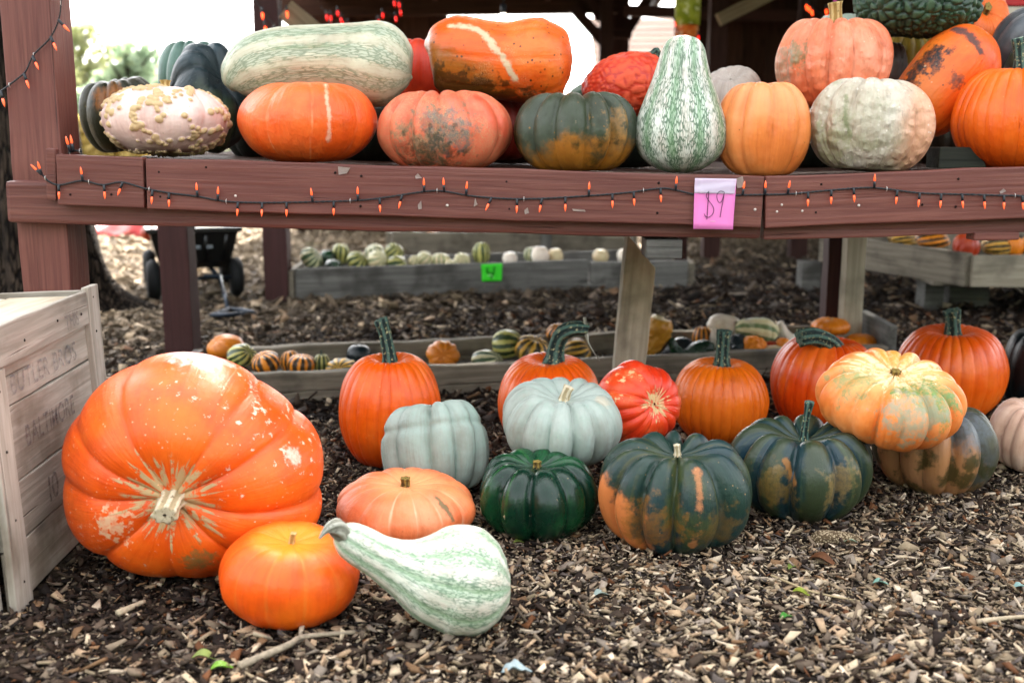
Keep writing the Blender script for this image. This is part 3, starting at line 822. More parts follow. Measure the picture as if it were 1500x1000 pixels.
rb = empty('rear_box', (.2, 9, 0)); tag(rb, 'olive grey board box standing behind the squash box in the shade', 'planter box')
c0 = at(575, 362, 9.2); c1 = at(925, 352, 9.2)
board('front_board', Vector((c0.x, 9.2, .1)), Vector((c1.x, 9.2, .1)), .22, .04, MAT['brownwood'], rb, seed=440)
board('back_board', Vector((c0.x, 9.9, .1)), Vector((c1.x, 9.9, .1)), .22, .04, MAT['brownwood'], rb, seed=441)
board('end_board', Vector((c0.x-.03, 9.18, .1)), Vector((c0.x-.03, 9.92, .1)), .21, .04, MAT['brownwood'], rb, seed=442)
board('end_board', Vector((c1.x+.03, 9.18, .1)), Vector((c1.x+.03, 9.92, .1)), .21, .04, MAT['brownwood'], rb, seed=443)
board('base_board', Vector((c0.x, 9.55, .03)), Vector((c1.x, 9.55, .03)), .02, .64, MAT['brownwood'], rb, seed=444, jit=0)
board('corner_post', Vector((at(800, 350, 9.16).x, 9.16, 0)), Vector((at(800, 350, 9.16).x, 9.16, .34)), .09, .04, MAT['greywood'], rb, seed=445, up=Vector((1, 0, 0)))

tr = empty('corn_tray', (2.6, 6.1, 0)); tag(tr, 'raised brown timber tray of gourds standing on grey blocks at the right', 'planter box')
t0 = at(1205, 346, 7.05); t1 = at(1420, 372, 5.85); t2 = at(1640, 372, 5.85)
zt = .385
def tz(p, z): return Vector((p.x, p.y, z))
board('side_board', tz(t0, zt-.09), tz(t1, zt-.09), .18, .045, MAT['brownwood'], tr, seed=450)
board('front_board', tz(t1, zt-.095)+Vector((.012, -.01, 0)), tz(t2, zt-.095)+Vector((0, -.01, 0)), .17, .04, MAT['palewood'], tr, seed=451)
board('back_board', tz(t0, zt-.09)+Vector((0, .03, 0)), tz(t0, zt-.09)+Vector((1.6, .3, 0)), .18, .04, MAT['brownwood'], tr, seed=452)
board('base_board', tz((t0+t1)/2, .2)+Vector((.1, .1, 0)), tz((t0+t1)/2, .2)+Vector((1.6, .1, 0)), .02, 1.1, MAT['brownwood'], tr, seed=453, jit=0)
board('side_board', tz(t2, zt-.09)+Vector((.03, -.03, 0)), tz(t2, zt-.09)+Vector((.03, 1.3, 0)), .17, .04, MAT['brownwood'], tr, seed=454)
for x0, x1, Y, py in ((1348, 1376, 6.35, 430), (1384, 1442, 6.5, 430), (1172, 1200, 7.2, 375), (1560, 1600, 6.3, 430)):
    p = at(x0, py, Y); q = at(x1, py, Y)
    board('support_block', Vector((p.x, Y, .09)), Vector((q.x, Y, .09)), .2, .14, MAT['greywood'], tr, seed=int(x0), jit=0)
stem_mats()
SHELF_G = 'pumpkins heaped on the shelf'; GROUND_G = 'pumpkins on the ground'
JACK = dict(ribs=26, depth=.06, sharp=.3, h=.95, dtop=.2, dbot=.1, wtop=.3, lump=.02, pw=.85, ribvar=.012)
CIND = dict(ribs=11, depth=.24, sharp=.5, h=.72, dtop=.3, dbot=.2, wtop=.4, lump=.02, pw=.82, ribvar=.05, M=72)
SMOO = dict(ribs=10, depth=.05, sharp=.8, h=.75, dtop=.14, dbot=.1, wtop=.35, lump=.03, pw=.85, ribvar=.02)
def G(d, **k):
    e = dict(d); e.update(k); return e
PK = 'pumpkin'
# ---------------- on the ground, front ------------------------------------
pumpkin('giant_pumpkin', 'giant glossy orange pumpkin lying on its side beside the wooden crate', PK, (90, 515, 474, 846), '#f0620f',
        [('noise', '#f57d26', 5, .45, .7, .5), ('noise', '#dd4a14', 7, .55, .75, .35), ('groove', '#d8551a', .55, .5),
         ('scar', '#e9d3bd', 44, .73, .8, (.65, -.2, .55), .17), ('scar', '#dcc9b2', 55, .72, .6, (-.6, -.5, -.6), .12),
         ('patch', '#e8d8cf', (408, 520), 0, .0), ('patch', '#ead9d2', (290, 519), 46, .8, 2.2, 30), ('patch', '#e5cdb9', (430, 668), 14, .9, 2.5, 60),  # pinkish white patch at the top paints in a sky reflection
         ('patch', '#7a7f4a', (290, 820), 22, .8, 2.6, 50), ('patch', '#e2c4a0', (165, 768), 20, .8, 7, 60),
         ('star', '#c6b184', .10, .9, 5), ('speck', '#f7c9a2', 60, .03, .7, .5)],
        G(SMOO, ribs=9, depth=.075, sharp=.45, h=.8, dtop=.16, wtop=.35, lump=.035, N=216, M=120, pw=.95, ribvar=.03), axis=(.06, -.985, -.03), spin=.5, rest=0,
        stem=dict(len=.25, r=.088, mat='pale', bend=(.02, -.05, -.14), tip=.95, ridges=7), seed=3, rough=.4, group=GROUND_G, bump=.1, bscale=45)
pumpkin('orange_pumpkin', 'smooth bright orange pumpkin with short pale stem in front of the giant pumpkin', PK, (320, 762, 527, 923), '#f26210',
        [('noise', '#f7801f', 6, .45, .7, .6), ('vband', '#f79a2a', .22, .05, .8), ('groove', '#ee8a36', .35, .35), ('scar', '#f6a57c', 30, .7, .6)],
        G(SMOO, ribs=11, depth=.035, h=.78, dtop=.2, wtop=.4, N=160, M=80), axis=(.1, -.16, 1), rest=0,
        stem=dict(len=.2, r=.05, mat='tan', bend=(.1, .05, 0), ridges=4), seed=5, rough=.42, group=GROUND_G, bump=.1)
pumpkin('salmon_pumpkin', 'flat salmon orange pumpkin with brown knob stem behind the striped neck squash', PK, (492, 684, 697, 806), '#ee8350',
        [('noise', '#f0a075', 6, .4, .7, .7), ('groove', '#f5c6a5', .4, .55), ('vband', '#efae78', .2, .05, .7), ('line', '#6f7552', ((640, 728), (650, 742), (662, 760)), 5, .85), ('patch', '#b59a5e', (665, 715), 30, .5, 2, 30), ('speck', '#b0592e', 50, .02, .6, .6)],
        G(CIND, ribs=14, depth=.05, h=.62, dtop=.16, wtop=.35, sharp=.6), axis=(.02, -.12, 1), rest=0, stem=dict(len=.2, r=.075, mat='brown', ridges=6), seed=8, rough=.42, group=GROUND_G)
STRIPE = lambda: [('band', '#bccdb4', .66, .8, 22, 1.5), ('vein', '#5a8064', 24, 10, .17, .75, .9), ('band', '#8fae86', .2, .5, 26, 1.1), ('stripe', '#9fbfa0', 3, .55, .7, .35), ('noise', '#b7a06a', 14, .66, .74, .5)]
squash('neck_squash', 'white and green striped neck squash lying on the mulch in front', 'squash',
       [(490, 780, 3, .0), (495, 782, 15, .0), (508, 788, 26, 0), (528, 799, 31, 0), (556, 815, 34, .0), (590, 831, 46, .01), (626, 842, 68, .02), (664, 847, 83, .03), (698, 854, 81, .03), (724, 857, 64, .03), (740, 858, 40, .03), (747, 858, 18, .03), (748, 858, 3, .03)], 2.07,
       '#e4e7d8', STRIPE(), GROUND_G, 120, 110, 10, .035, .33, .06, seed=11, lump=.012,
       stem=dict(pts=[(503, 784, 12, -.02), (495, 774, 15, -.03), (486, 772, 11, -.05), (476, 778, 5, -.06), (468, 788, 2, -.07)], mat='grey'))
pumpkin('blue_pumpkin', 'pale blue grey creased pumpkin leaning between the tall orange one and the salmon one', PK, (558, 585, 717, 724), '#9fb0a6',
        [('noise', '#b2bdb4', 8, .4, .7, .7), ('groove', '#7fa090', .4, .7), ('noise', '#9db5a8', 20, .5, .7, .5)],
        G(CIND, ribs=10, depth=.26, sharp=.42, h=.85, crease=(.34, .07, .05), pw=.6, lump=.03, dtop=.1), axis=(-.12, .3, 1), spin=.2, rest=0, seed=12, rough=.5, group=GROUND_G)
pumpkin('dark_green_pumpkin', 'glossy dark green ribbed pumpkin with tan flecks under the blue grey pumpkin', PK, (703, 655, 876, 795), '#0f4230',
        [('noise', '#1d6236', 7, .45, .7, .8), ('groove', '#0b2f28', .5, .8), ('scar', '#c8b795', 26, .66, .85), ('stripe', '#3f7a40', 6, .58, .7, .5)],
        G(CIND, ribs=11, depth=.21, h=.8), axis=(0, -.03, 1), rest=0, stem=dict(len=.12, r=.07, mat='brown'), seed=14, rough=.25, group=GROUND_G, bump=.06)
pumpkin('blue_pumpkin', 'pale blue grey ribbed pumpkin with short cream stem resting on the dark green pumpkin', PK, (736, 552, 912, 688), '#a6b5ac',
        [('noise', '#b6c0b8', 8, .4, .7, .7), ('groove', '#86a598', .35, .6), ('noise', '#9cb3a4', 22, .52, .7, .4), ('patch', '#cdb79b', (880, 585), 14, .5, 3, 50)],
        G(CIND, ribs=13, depth=.18, sharp=.45, h=.68, dtop=.3, wtop=.4), axis=(.05, -.12, 1), depth=2.93, stem=dict(len=.24, r=.085, mat='pale', bend=(.25, 0, 0)), seed=17, rough=.48, group=GROUND_G)
ORGN = '#a06f38'
pumpkin('two_tone_pumpkin', 'large dark green pumpkin with broad orange patches and deep ribs in the front row', PK, (876, 630, 1102, 812), '#2c4c42',
        [('noise', '#234550', 5, .42, .65, .8), ('noise', '#5a6438', 9, .5, .7, .7), ('grad', '#d08048', (-.9, -.2, -.5), .66, .78, .8, 11, .95), ('line', '#dc8f5a', ((1022, 690), (1024, 740), (1014, 800)), 6, .55), ('patch', '#9a6a2c', (955, 775), 40, .6, 4.5, 24), ('patch', '#8a6a34', (1050, 770), 34, .5, 4.5, 30), ('stripe', '#6f6a3a', 9, .56, .7, .5),
         ('groove', '#4f6660', .42, .6), ('speck', '#caa06a', 60, .02, .7, .55)],
        G(CIND, ribs=11, depth=.24, h=.82, dtop=.3, N=180, M=90), axis=(0, -.08, 1), spin=.1, rest=0, stem=dict(len=.16, r=.045, mat='pale', bend=(-.1, 0, 0)), seed=20, rough=.36, group=GROUND_G)
pumpkin('blue_green_pumpkin', 'dark blue green deeply ribbed pumpkin with thin upright stem in the front row', PK, (1064, 606, 1279, 766), '#294a48',
        [('noise', '#264858', 5, .42, .65, .8), ('crest', '#4a5434', .72, .75), ('patch', '#9a7a3f', (1130, 712), 30, .55, 4.0, 26), ('patch', '#a88b58', (1230, 712), 30, .55, 4.0, 26), ('line', '#a9743c', ((1152, 675), (1157, 690), (1162, 706)), 5, .8), ('stripe', '#5c6a4a', 9, .55, .7, .5), ('groove', '#5b7180', .3, .6)],
        G(CIND, ribs=11, depth=.27, h=.76, dtop=.36, N=180, M=90), axis=(-.02, -.08, 1), spin=.35, rest=0, stem=dict(len=.62, r=.055, mat='dark', bend=(.08, -.02, 0), tip=1.2), seed=23, rough=.33, group=GROUND_G)
pumpkin('brown_green_pumpkin', 'brownish green and orange ribbed pumpkin under the cream and orange flat pumpkin', PK, (1276, 580, 1464, 727), '#5b5a44',
        [('noise', '#5c6670', 5, .45, .65, .8), ('grad', '#bd875a', (-.45, -.7, -.35), .35, .6, 1.1, 11, .8), ('noise', '#454720', 13, .47, .6, .85), ('groove', '#3e3d33', .35, .7), ('patch', '#737d88', (1420, 620), 40, .6, 1.6, 14)],
        G(CIND, ribs=11, depth=.25, h=.8), axis=(0, -.03, 1), spin=.2, rest=0, seed=25, rough=.4, group=GROUND_G)
pumpkin('flat_pumpkin', 'flat cream and orange pumpkin with green smears tilted on top of the brownish pumpkin', PK, (1194, 509, 1417, 662), '#ef8a3e',
        [('noise', '#f2a768', 6, .42, .65, .8), ('vband', '#ecb878', .3, .12, .85), ('star', '#f2dcb4', .24, .7, 4), ('patch', '#7d9a58', (1368, 580), 40, 1, 4.2, 24), ('patch', '#a8a488', (1340, 612), 40, .9, 4.6, 30), ('patch', '#8aa068', (1250, 555), 30, .8, 4.6, 30),
         ('patch', '#d59a34', (1312, 522), 26, .8, 1.8, 26), ('scar', '#ecd6bd', 30, .66, .7), ('groove', '#e9b27a', .3, .4)],
        G(CIND, ribs=16, depth=.13, h=.6, dtop=.2, wtop=.5, sharp=.5, N=192, M=80), axis=(.02, -.28, 1), spin=.3, depth=2.86, stem=dict(len=.07, r=.075, mat='brown', ridges=6), seed=28, rough=.42, group=GROUND_G)
# ---------------- on the ground, second row -------------------------------
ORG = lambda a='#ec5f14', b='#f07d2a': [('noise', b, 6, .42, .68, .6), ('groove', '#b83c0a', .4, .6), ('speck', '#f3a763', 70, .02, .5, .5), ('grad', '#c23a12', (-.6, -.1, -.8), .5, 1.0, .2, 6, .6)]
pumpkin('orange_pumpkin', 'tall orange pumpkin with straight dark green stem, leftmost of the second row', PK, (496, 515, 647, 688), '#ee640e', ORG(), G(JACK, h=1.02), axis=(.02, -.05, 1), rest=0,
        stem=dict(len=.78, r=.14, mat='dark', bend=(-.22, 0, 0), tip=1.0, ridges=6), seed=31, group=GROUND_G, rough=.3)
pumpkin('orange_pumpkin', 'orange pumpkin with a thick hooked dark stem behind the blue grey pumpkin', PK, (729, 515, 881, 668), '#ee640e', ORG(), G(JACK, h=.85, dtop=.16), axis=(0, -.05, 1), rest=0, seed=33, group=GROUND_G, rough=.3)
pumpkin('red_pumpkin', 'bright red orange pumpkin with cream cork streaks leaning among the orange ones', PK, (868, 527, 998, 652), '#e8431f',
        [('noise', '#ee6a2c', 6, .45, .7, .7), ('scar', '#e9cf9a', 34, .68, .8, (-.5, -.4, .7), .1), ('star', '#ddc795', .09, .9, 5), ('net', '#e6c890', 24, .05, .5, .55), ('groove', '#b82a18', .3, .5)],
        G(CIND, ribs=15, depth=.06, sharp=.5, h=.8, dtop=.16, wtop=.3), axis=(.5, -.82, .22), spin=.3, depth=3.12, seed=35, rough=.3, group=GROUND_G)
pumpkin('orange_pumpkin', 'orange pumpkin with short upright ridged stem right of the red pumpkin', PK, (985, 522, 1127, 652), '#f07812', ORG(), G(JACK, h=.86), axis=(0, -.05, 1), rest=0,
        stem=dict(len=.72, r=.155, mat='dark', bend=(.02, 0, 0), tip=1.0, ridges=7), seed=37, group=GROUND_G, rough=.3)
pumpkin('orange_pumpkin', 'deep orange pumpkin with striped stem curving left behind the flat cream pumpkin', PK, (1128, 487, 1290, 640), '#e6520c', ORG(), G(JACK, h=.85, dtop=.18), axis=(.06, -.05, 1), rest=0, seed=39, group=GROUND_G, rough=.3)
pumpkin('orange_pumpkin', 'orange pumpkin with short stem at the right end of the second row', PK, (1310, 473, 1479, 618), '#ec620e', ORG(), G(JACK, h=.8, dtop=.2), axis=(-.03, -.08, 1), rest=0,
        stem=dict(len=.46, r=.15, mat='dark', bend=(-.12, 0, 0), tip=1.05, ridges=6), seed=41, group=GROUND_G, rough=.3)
pumpkin('navy_pumpkin', 'very dark blue green pumpkin cut by the right edge behind the pale pink one', PK, (1466, 480, 1590, 612), '#16262c', [('noise', '#24404a', 6, .45, .7, .7)], G(CIND, ribs=10, depth=.06), rest=0, seed=43, group=GROUND_G, rough=.3)
pumpkin('pink_pumpkin', 'pale pink ribbed pumpkin at the right edge on the mulch', PK, (1448, 582, 1580, 697), '#dcb9a2', [('noise', '#e8cdbb', 8, .42, .68, .7), ('groove', '#b98d74', .35, .6), ('speck', '#a8765a', 70, .02, .6, .55)], G(CIND, ribs=13, depth=.18, h=.78), axis=(.1, -.1, 1), rest=0, seed=45, group=GROUND_G, rough=.45)

def free_stem(parent, pts, mat, ridges=6, seed=1):
    """stem laid through photo points (px,py,radius px,distance)"""
    L = np.array(parent.location)
    make_stem([np.array(at(a, b, d))-L for a, b, r, d in pts], [r*d/FPX for a, b, r, d in pts], ridges, parent, lambda P: np.asarray(P), mat, seed)
def find(lbl):
    return [o for o in COL.objects if lbl in o.get('label', '')][0]
o = find('hooked dark stem'); yy = o.location.y
free_stem(o, [(812, 536, 25, yy), (813, 526, 16, yy), (815, 508, 12.5, yy), (822, 490, 12, yy-.01), (838, 482, 11, yy-.02), (856, 482, 10, yy-.02), (861, 483, 9, yy-.02)], 'dark', 6)
free_stem(o, [(857, 484, 3.5, yy-.02), (860, 492, 3, yy-.03), (862, 502, 1.2, yy-.04), (870, 516, .8, yy-.05), (878, 528, .6, yy-.05)], 'grey', 3)
free_stem(o, [(859, 480, 2, yy-.02), (857, 472, 2.3, yy-.02), (856, 465, 2.5, yy-.02)], 'grey', 3)
o = find('stem curving left'); yy = o.location.y
free_stem(o, [(1232, 532, 20, yy-.02), (1228, 519, 14, yy-.05), (1217, 504, 13, yy-.08), (1202, 495, 13, yy-.10), (1186, 492, 13, yy-.12), (1171, 495, 13.5, yy-.13)], 'dark', 7)

# ---------------- on the shelf --------------------------------------------
pumpkin('olive_pumpkin', 'dark olive and orange ribbed pumpkin behind the warty pink one beside the corner post', PK, (115, 112, 238, 224), '#39402a',
        [('noise', '#5b4a22', 7, .45, .68, .8), ('groove', '#6b6450', .35, .5), ('patch', '#a86a2c', (160, 140), 20, .8, 1.6, 24), ('speck', '#9a8a55', 50, .03, .6, .5)], G(CIND, ribs=11, depth=.14, h=.85), axis=(-.1, -.1, 1), depth=3.5, seed=51, group=SHELF_G)
pumpkin('warty_pumpkin', 'pale pink pumpkin covered with clusters of tan warts on the left of the shelf', PK, (145, 122, 341, 231), '#e6c9bf',
        [('noise', '#edd6cd', 8, .42, .68, .7), ('noise', '#e2b9ad', 12, .6, .75, .5), ('wart', '#d0b48a', .12, .4), ('speck', '#a58a63', 60, .03, .7, .55)],
        G(SMOO, ribs=10, depth=.03, h=.62, dtop=.06, wtop=.3, N=300, M=170, warts=(95, 9, .062, .052)), axis=(0, .12, 1), depth=3.2, stem=dict(len=.2, r=.08, mat='tan', tip=1.2), seed=53, rough=.45, group=SHELF_G)
pumpkin('sage_pumpkin', 'sage green smooth ribbed pumpkin at the back of the shelf near the corner post', PK, (231, 59, 345, 175), '#5f8478', [('noise', '#7d9a8a', 7, .42, .68, .6), ('groove', '#3d5f58', .35, .7)], G(CIND, ribs=11, depth=.12, h=.85), depth=3.85, seed=55, group=SHELF_G)
pumpkin('slate_pumpkin', 'big dark slate blue pumpkin tipped over behind the warty pink one', PK, (248, 62, 378, 225), '#2c4248', [('noise', '#3f5a64', 6, .42, .66, .8), ('grad', '#5a6a3a', (.1, -.7, -.4), .4, .7, .5, 14, .5), ('groove', '#22333a', .4, .6), ('speck', '#7d8a80', 60, .02, .6, .5)],
        G(CIND, ribs=10, depth=.12, h=.85, lump=.05), axis=(.6, -.5, .5), depth=3.56, seed=57, rough=.4, group=SHELF_G)
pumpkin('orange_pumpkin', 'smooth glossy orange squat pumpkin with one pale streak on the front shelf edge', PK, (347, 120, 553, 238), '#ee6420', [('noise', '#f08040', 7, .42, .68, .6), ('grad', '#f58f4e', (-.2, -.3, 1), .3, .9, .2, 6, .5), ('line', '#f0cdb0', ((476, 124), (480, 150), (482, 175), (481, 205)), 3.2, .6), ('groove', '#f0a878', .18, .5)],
        G(SMOO, ribs=9, depth=.04, h=.7, dtop=.1, lump=.03, N=160, M=80), axis=(0, -.02, 1), depth=3.22, seed=59, rough=.34, bump=.2, bscale=60, group=SHELF_G)
LSQ = [('band', '#bcc6b0', .62, .8, 20, 1.7), ('vein', '#667f5c', 17, 8, .18, .6, .8), ('grad', '#cdb893', (.1, -.5, -1), .3, .7, .35, 8, .55), ('stripe', '#7d9a6a', 5, .58, .7, .45)]
squash('long_squash', 'long pale green and white curved squash lying across the top of the smooth orange pumpkin', 'squash',
       [(338, 132, 3, .0), (342, 125, 22, .0), (354, 114, 36, .0), (378, 100, 46, .0), (415, 90, 47, 0), (460, 86, 45, 0), (505, 86, 48, 0), (545, 93, 58, 0), (572, 100, 54, 0), (589, 105, 40, 0), (598, 108, 24, 0), (602, 109, 11, 0), (603, 109, 2, 0)], 3.42,
       '#d3d6bd', LSQ, SHELF_G, 120, 110, 9, .02, .4, .08, seed=61)
pumpkin('red_pumpkin', 'dark red orange speckled pumpkin wedged behind the long pale squash', PK, (560, 56, 690, 170), '#d23f1c', [('noise', '#e2552a', 7, .45, .7, .6), ('speck', '#4a241c', 45, .04, .9, .45)], G(CIND, ribs=12, depth=.07), depth=3.75, seed=63, group=SHELF_G)
pumpkin('crimson_pumpkin', 'dark crimson pumpkin in the gap under the scarred oblong pumpkin', PK, (655, 135, 790, 235), '#8e2c1c', [('noise', '#a53a20', 7, .45, .7, .6)], G(CIND, ribs=12, depth=.07), depth=3.62, seed=64, group=SHELF_G)
squash('oblong_pumpkin', 'large oblong orange pumpkin with a pale scar lying on top of the heap', PK,
       [(627, 80, 3, .0), (630, 79, 26, .0), (640, 79, 44, 0), (660, 82, 55, 0), (690, 86, 57, 0), (715, 88, 55, 0), (745, 90, 55, 0), (775, 90, 61, 0), (800, 90, 60, 0), (822, 88, 48, 0), (834, 88, 28, 0), (839, 88, 3, 0)], 3.45,
       '#ee6a20', [('noise', '#f28a3a', 7, .42, .68, .6), ('grad', '#8a6a24', (-.6, -.4, -.7), .25, .6, .6, 12, .8), ('speck', '#3c3a20', 42, .06, .9, .42), ('grad', '#3f3a1c', (-.25, -.2, -1), .3, .42, .8, 34, .8), ('line', '#d8c6a4', ((660, 38), (696, 43), (712, 52), (725, 68), (736, 84), (745, 100), (754, 116)), 4.5, .95), ('net', '#e6b98a', 26, .05, .5, .55)],
       SHELF_G, 120, 90, 8, .03, .3, .1, seed=65)
pumpkin('coral_pumpkin', 'coral orange ribbed pumpkin with a grey green blotch and fine netting on the shelf edge', PK, (552, 132, 751, 249), '#e87150',
        [('noise', '#ec8a66', 7, .42, .68, .7), ('noise', '#d84a28', 10, .56, .7, .5), ('patch', '#7a7f66', (628, 205), 44, .85, 5.0, 26), ('patch', '#75797a', (662, 190), 30, .8, 4.5, 34), ('net', '#d0ad80', 34, .07, .8, .42), ('patch', '#3d4228', (630, 226), 34, .7, 5.5, 40), ('noise', '#cf5030', 16, .55, .66, .5), ('groove', '#f09678', .3, .4)],
        G(CIND, ribs=12, depth=.15, h=.65, dtop=.14, wtop=.3), axis=(0, .02, 1), depth=3.22, seed=67, rough=.34, group=SHELF_G)
pumpkin('olive_orange_pumpkin', 'ribbed pumpkin, dark green above and mottled orange below, next to the pear shaped squash', PK, (752, 134, 935, 251), '#48543c',
        [('noise', '#5c6658', 6, .42, .66, .7), ('grad', '#b87a2e', (0, -.15, -1), .1, .5, 1.5, 13, .95), ('noise', '#38401f', 15, .52, .66, .75), ('speck', '#b07c34', 46, .04, .8, .5), ('patch', '#b98a4a', (900, 190), 26, .6, 4, 30), ('groove', '#6f6a58', .3, .45)],
        G(CIND, ribs=12, depth=.22, h=.68, dtop=.2), axis=(0, .02, 1), spin=.12, depth=3.22, stem=dict(len=.1, r=.05, mat='dark'), seed=69, rough=.4, group=SHELF_G)
squash('pear_squash', 'green and white veined pear shaped squash standing upright at the middle of the shelf', 'squash',
       [(1003, 54, 2, .03), (1003, 55, 8, .03), (1003, 58, 15, .03), (1003, 64, 22, .03), (1002, 74, 28.5, .02), (1000, 95, 35, .0), (999, 120, 43, 0), (998, 150, 54, 0), (997, 180, 63, 0), (997, 206, 64, 0), (997, 228, 56, 0), (997, 244, 38, 0), (997, 252, 18, 0), (997, 253, 3, 0)], 3.17,
       '#e3e8dd', [('band', '#bccfb8', .66, .8, 20, 1.5), ('vein', '#3a6a44', 23, 10, .2, .85, .95), ('band', '#6f9c6c', .22, .5, 24, 1.2)], SHELF_G, 132, 110, 10, .02, .38, .06, seed=71)
squash('red_squash', 'knobbly red squash leaning behind the pear shaped squash', 'squash',
       [(860, 150, 4, .0), (868, 143, 24, 0), (885, 135, 36, 0), (910, 126, 42, 0), (940, 122, 42, .02), (965, 120, 32, .03), (980, 118, 16, .04), (984, 118, 3, .04)], 3.5,
       '#cf3a22', [('noise', '#dd5530', 8, .42, .68, .6), ('wart', '#e05a38', .3, .9), ('scar', '#d8b087', 50, .72, .7)], SHELF_G, 120, 90, 0, 0, .35, .1, seed=73, knob=(620, .0055))
squash('green_squash', 'slender pale green squash with dark stem poking out behind the red knobbly one', 'squash',
       [(836, 142, 3, 0), (842, 137, 7, 0), (860, 130, 10, 0), (885, 120, 14, 0), (920, 106, 20, 0), (950, 94, 18, 0), (968, 84, 10, 0), (972, 82, 3, 0)], 3.75, '#8fa596', [('stripe', '#4f7a5c', 2.4, .44, .54, .8)], SHELF_G, 48, 40, seed=75,
       stem=dict(pts=[(955, 92, 8, -.02), (958, 84, 9, -.05), (960, 78, 7, -.06), (964, 73, 4, -.07)], mat='dark'))
pumpkin('grey_pumpkin', 'pale grey veined pumpkin half hidden behind the pear shaped squash', PK, (1026, 96, 1118, 190), '#bdb3a8', [('noise', '#cfc6bd', 9, .42, .68, .7), ('net', '#8d8a80', 28, .05, .5, .45)], G(CIND, ribs=12, depth=.06), axis=(-.2, -.3, 1), depth=3.55, seed=77, rough=.5, group=SHELF_G)
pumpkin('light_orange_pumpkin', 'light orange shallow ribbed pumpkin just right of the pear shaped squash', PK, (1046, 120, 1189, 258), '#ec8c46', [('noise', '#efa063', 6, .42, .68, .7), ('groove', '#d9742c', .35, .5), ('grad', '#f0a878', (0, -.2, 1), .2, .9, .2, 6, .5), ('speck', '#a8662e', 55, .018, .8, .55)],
        G(CIND, ribs=10, depth=.13, sharp=.4, h=.9, dtop=.14), axis=(0, .03, 1), spin=.3, depth=3.18, seed=79, rough=.38, group=SHELF_G)
pumpkin('pink_orange_pumpkin', 'salmon pink ribbed pumpkin with thick tan stem set on the upper tier', PK, (1135, 26, 1309, 158), '#ec8a62',
        [('noise', '#eda588', 7, .42, .68, .7), ('grad', '#ee6a34', (.1, -.1, -1), .1, .8, .3, 8, .8), ('patch', '#8d8a62', (1166, 76), 17, .85, 4, 36), ('patch', '#a8a288', (1145, 95), 26, .7, 4, 30), ('groove', '#c23f18', .34, .95), ('speck', '#f2c8b0', 40, .04, .5, .5)],
        G(CIND, ribs=12, depth=.15, sharp=.36, h=.78, dtop=.24, lump=.03), axis=(.02, -.03, 1), spin=.2, depth=3.4, stem=dict(len=.38, r=.115, mat='tan', bend=(-.1, 0, 0), tip=1.05, ridges=6), seed=81, rough=.38, bump=.5, bscale=32, group=SHELF_G)
pumpkin('cream_pumpkin', 'cream and grey green pumpkin with orange blush and warty skin on the shelf edge', PK, (1182, 113, 1371, 254), '#c9c3ae',
        [('noise', '#d8d2c4', 8, .42, .66, .7), ('noise', '#a9aa88', 12, .55, .7, .6), ('grad', '#e2a682', (.9, -.3, -.1), .35, .75, .5, 16, .8), ('line', '#7d8a58', ((1238, 140), (1238, 175), (1246, 200), (1242, 245)), 3.5, .6), ('patch', '#a9aa80', (1215, 215), 30, .7, 5, 30), ('groove', '#7d8758', .25, .7), ('speck', '#ece4d8', 55, .1, .6, .45), ('noise', '#b99a5a', 20, .64, .74, .5)],
        G(CIND, ribs=11, depth=.14, sharp=.4, h=.78, dtop=.14, lump=.03), axis=(.05, .05, 1), spin=.1, depth=3.18, seed=83, rough=.48, bump=.5, bscale=38, group=SHELF_G)
pumpkin('lumpy_green_pumpkin', 'dark green cobbled pumpkin cut by the top edge of the picture', PK, (1249, -42, 1442, 58), '#2a4a38', [('noise', '#3d6244', 8, .42, .68, .7), ('wart', '#4f6b4c', .45, 1.2), ('noise', '#8a8f5a', 9, .62, .75, .6), ('groove', '#122a20', .35, .8)],
        G(CIND, ribs=9, depth=.12, h=.62, N=260, M=140, knob=(520, .055)), axis=(.05, -.05, 1), depth=3.5, seed=85, rough=.32, group=SHELF_G)
pumpkin('pale_green_pumpkin', 'pale green pumpkin peeping out behind the thick tan stem', PK, (1192, 20, 1275, 90), '#a6b5a4', [('noise', '#bcc6b8', 9, .42, .68, .7)], G(CIND, ribs=10, depth=.06), depth=3.8, seed=86, group=SHELF_G)
squash('scarred_pumpkin', 'oblong orange pumpkin with black scabs leaning under the cobbled green one', PK,
       [(1330, 198, 3, .0), (1334, 190, 28, .0), (1345, 172, 45, 0), (1364, 145, 54, 0), (1390, 114, 57, 0), (1410, 92, 55, 0), (1428, 72, 46, 0), (1442, 58, 28, 0), (1448, 52, 3, 0)], 3.38,
       '#ec6a1e', [('noise', '#ef8330', 7, .42, .68, .6), ('grad', '#c97a28', (-.6, -.3, .2), .3, .7, .4, 10, .6), ('patch', '#23292c', (1366, 82), 19, 1, 4.2, 38), ('patch', '#2a3032', (1343, 100), 15, 1, 4.5, 44), ('line', '#4a4a4c', ((1398, 42), (1420, 54), (1436, 74)), 6, .9), ('patch', '#3a3c3c', (1330, 120), 15, .9, 5, 44), ('patch', '#3e4040', (1405, 120), 9, .8, 5, 44), ('speck', '#3a342a', 45, .06, .85, .5), ('speck', '#cbb79a', 38, .05, .7, .56)],
       SHELF_G, 110, 90, 6, .04, .36, .12, seed=87)
pumpkin('orange_pumpkin', 'orange pumpkin with its broken stem facing out behind the scabbed oblong one', PK, (1378, -25, 1480, 110), '#ee6f16', ORG(), G(JACK, h=.85), axis=(.05, -.75, .45), depth=3.72, stem=dict(len=.2, r=.11, mat='brown'), seed=89, group=SHELF_G)
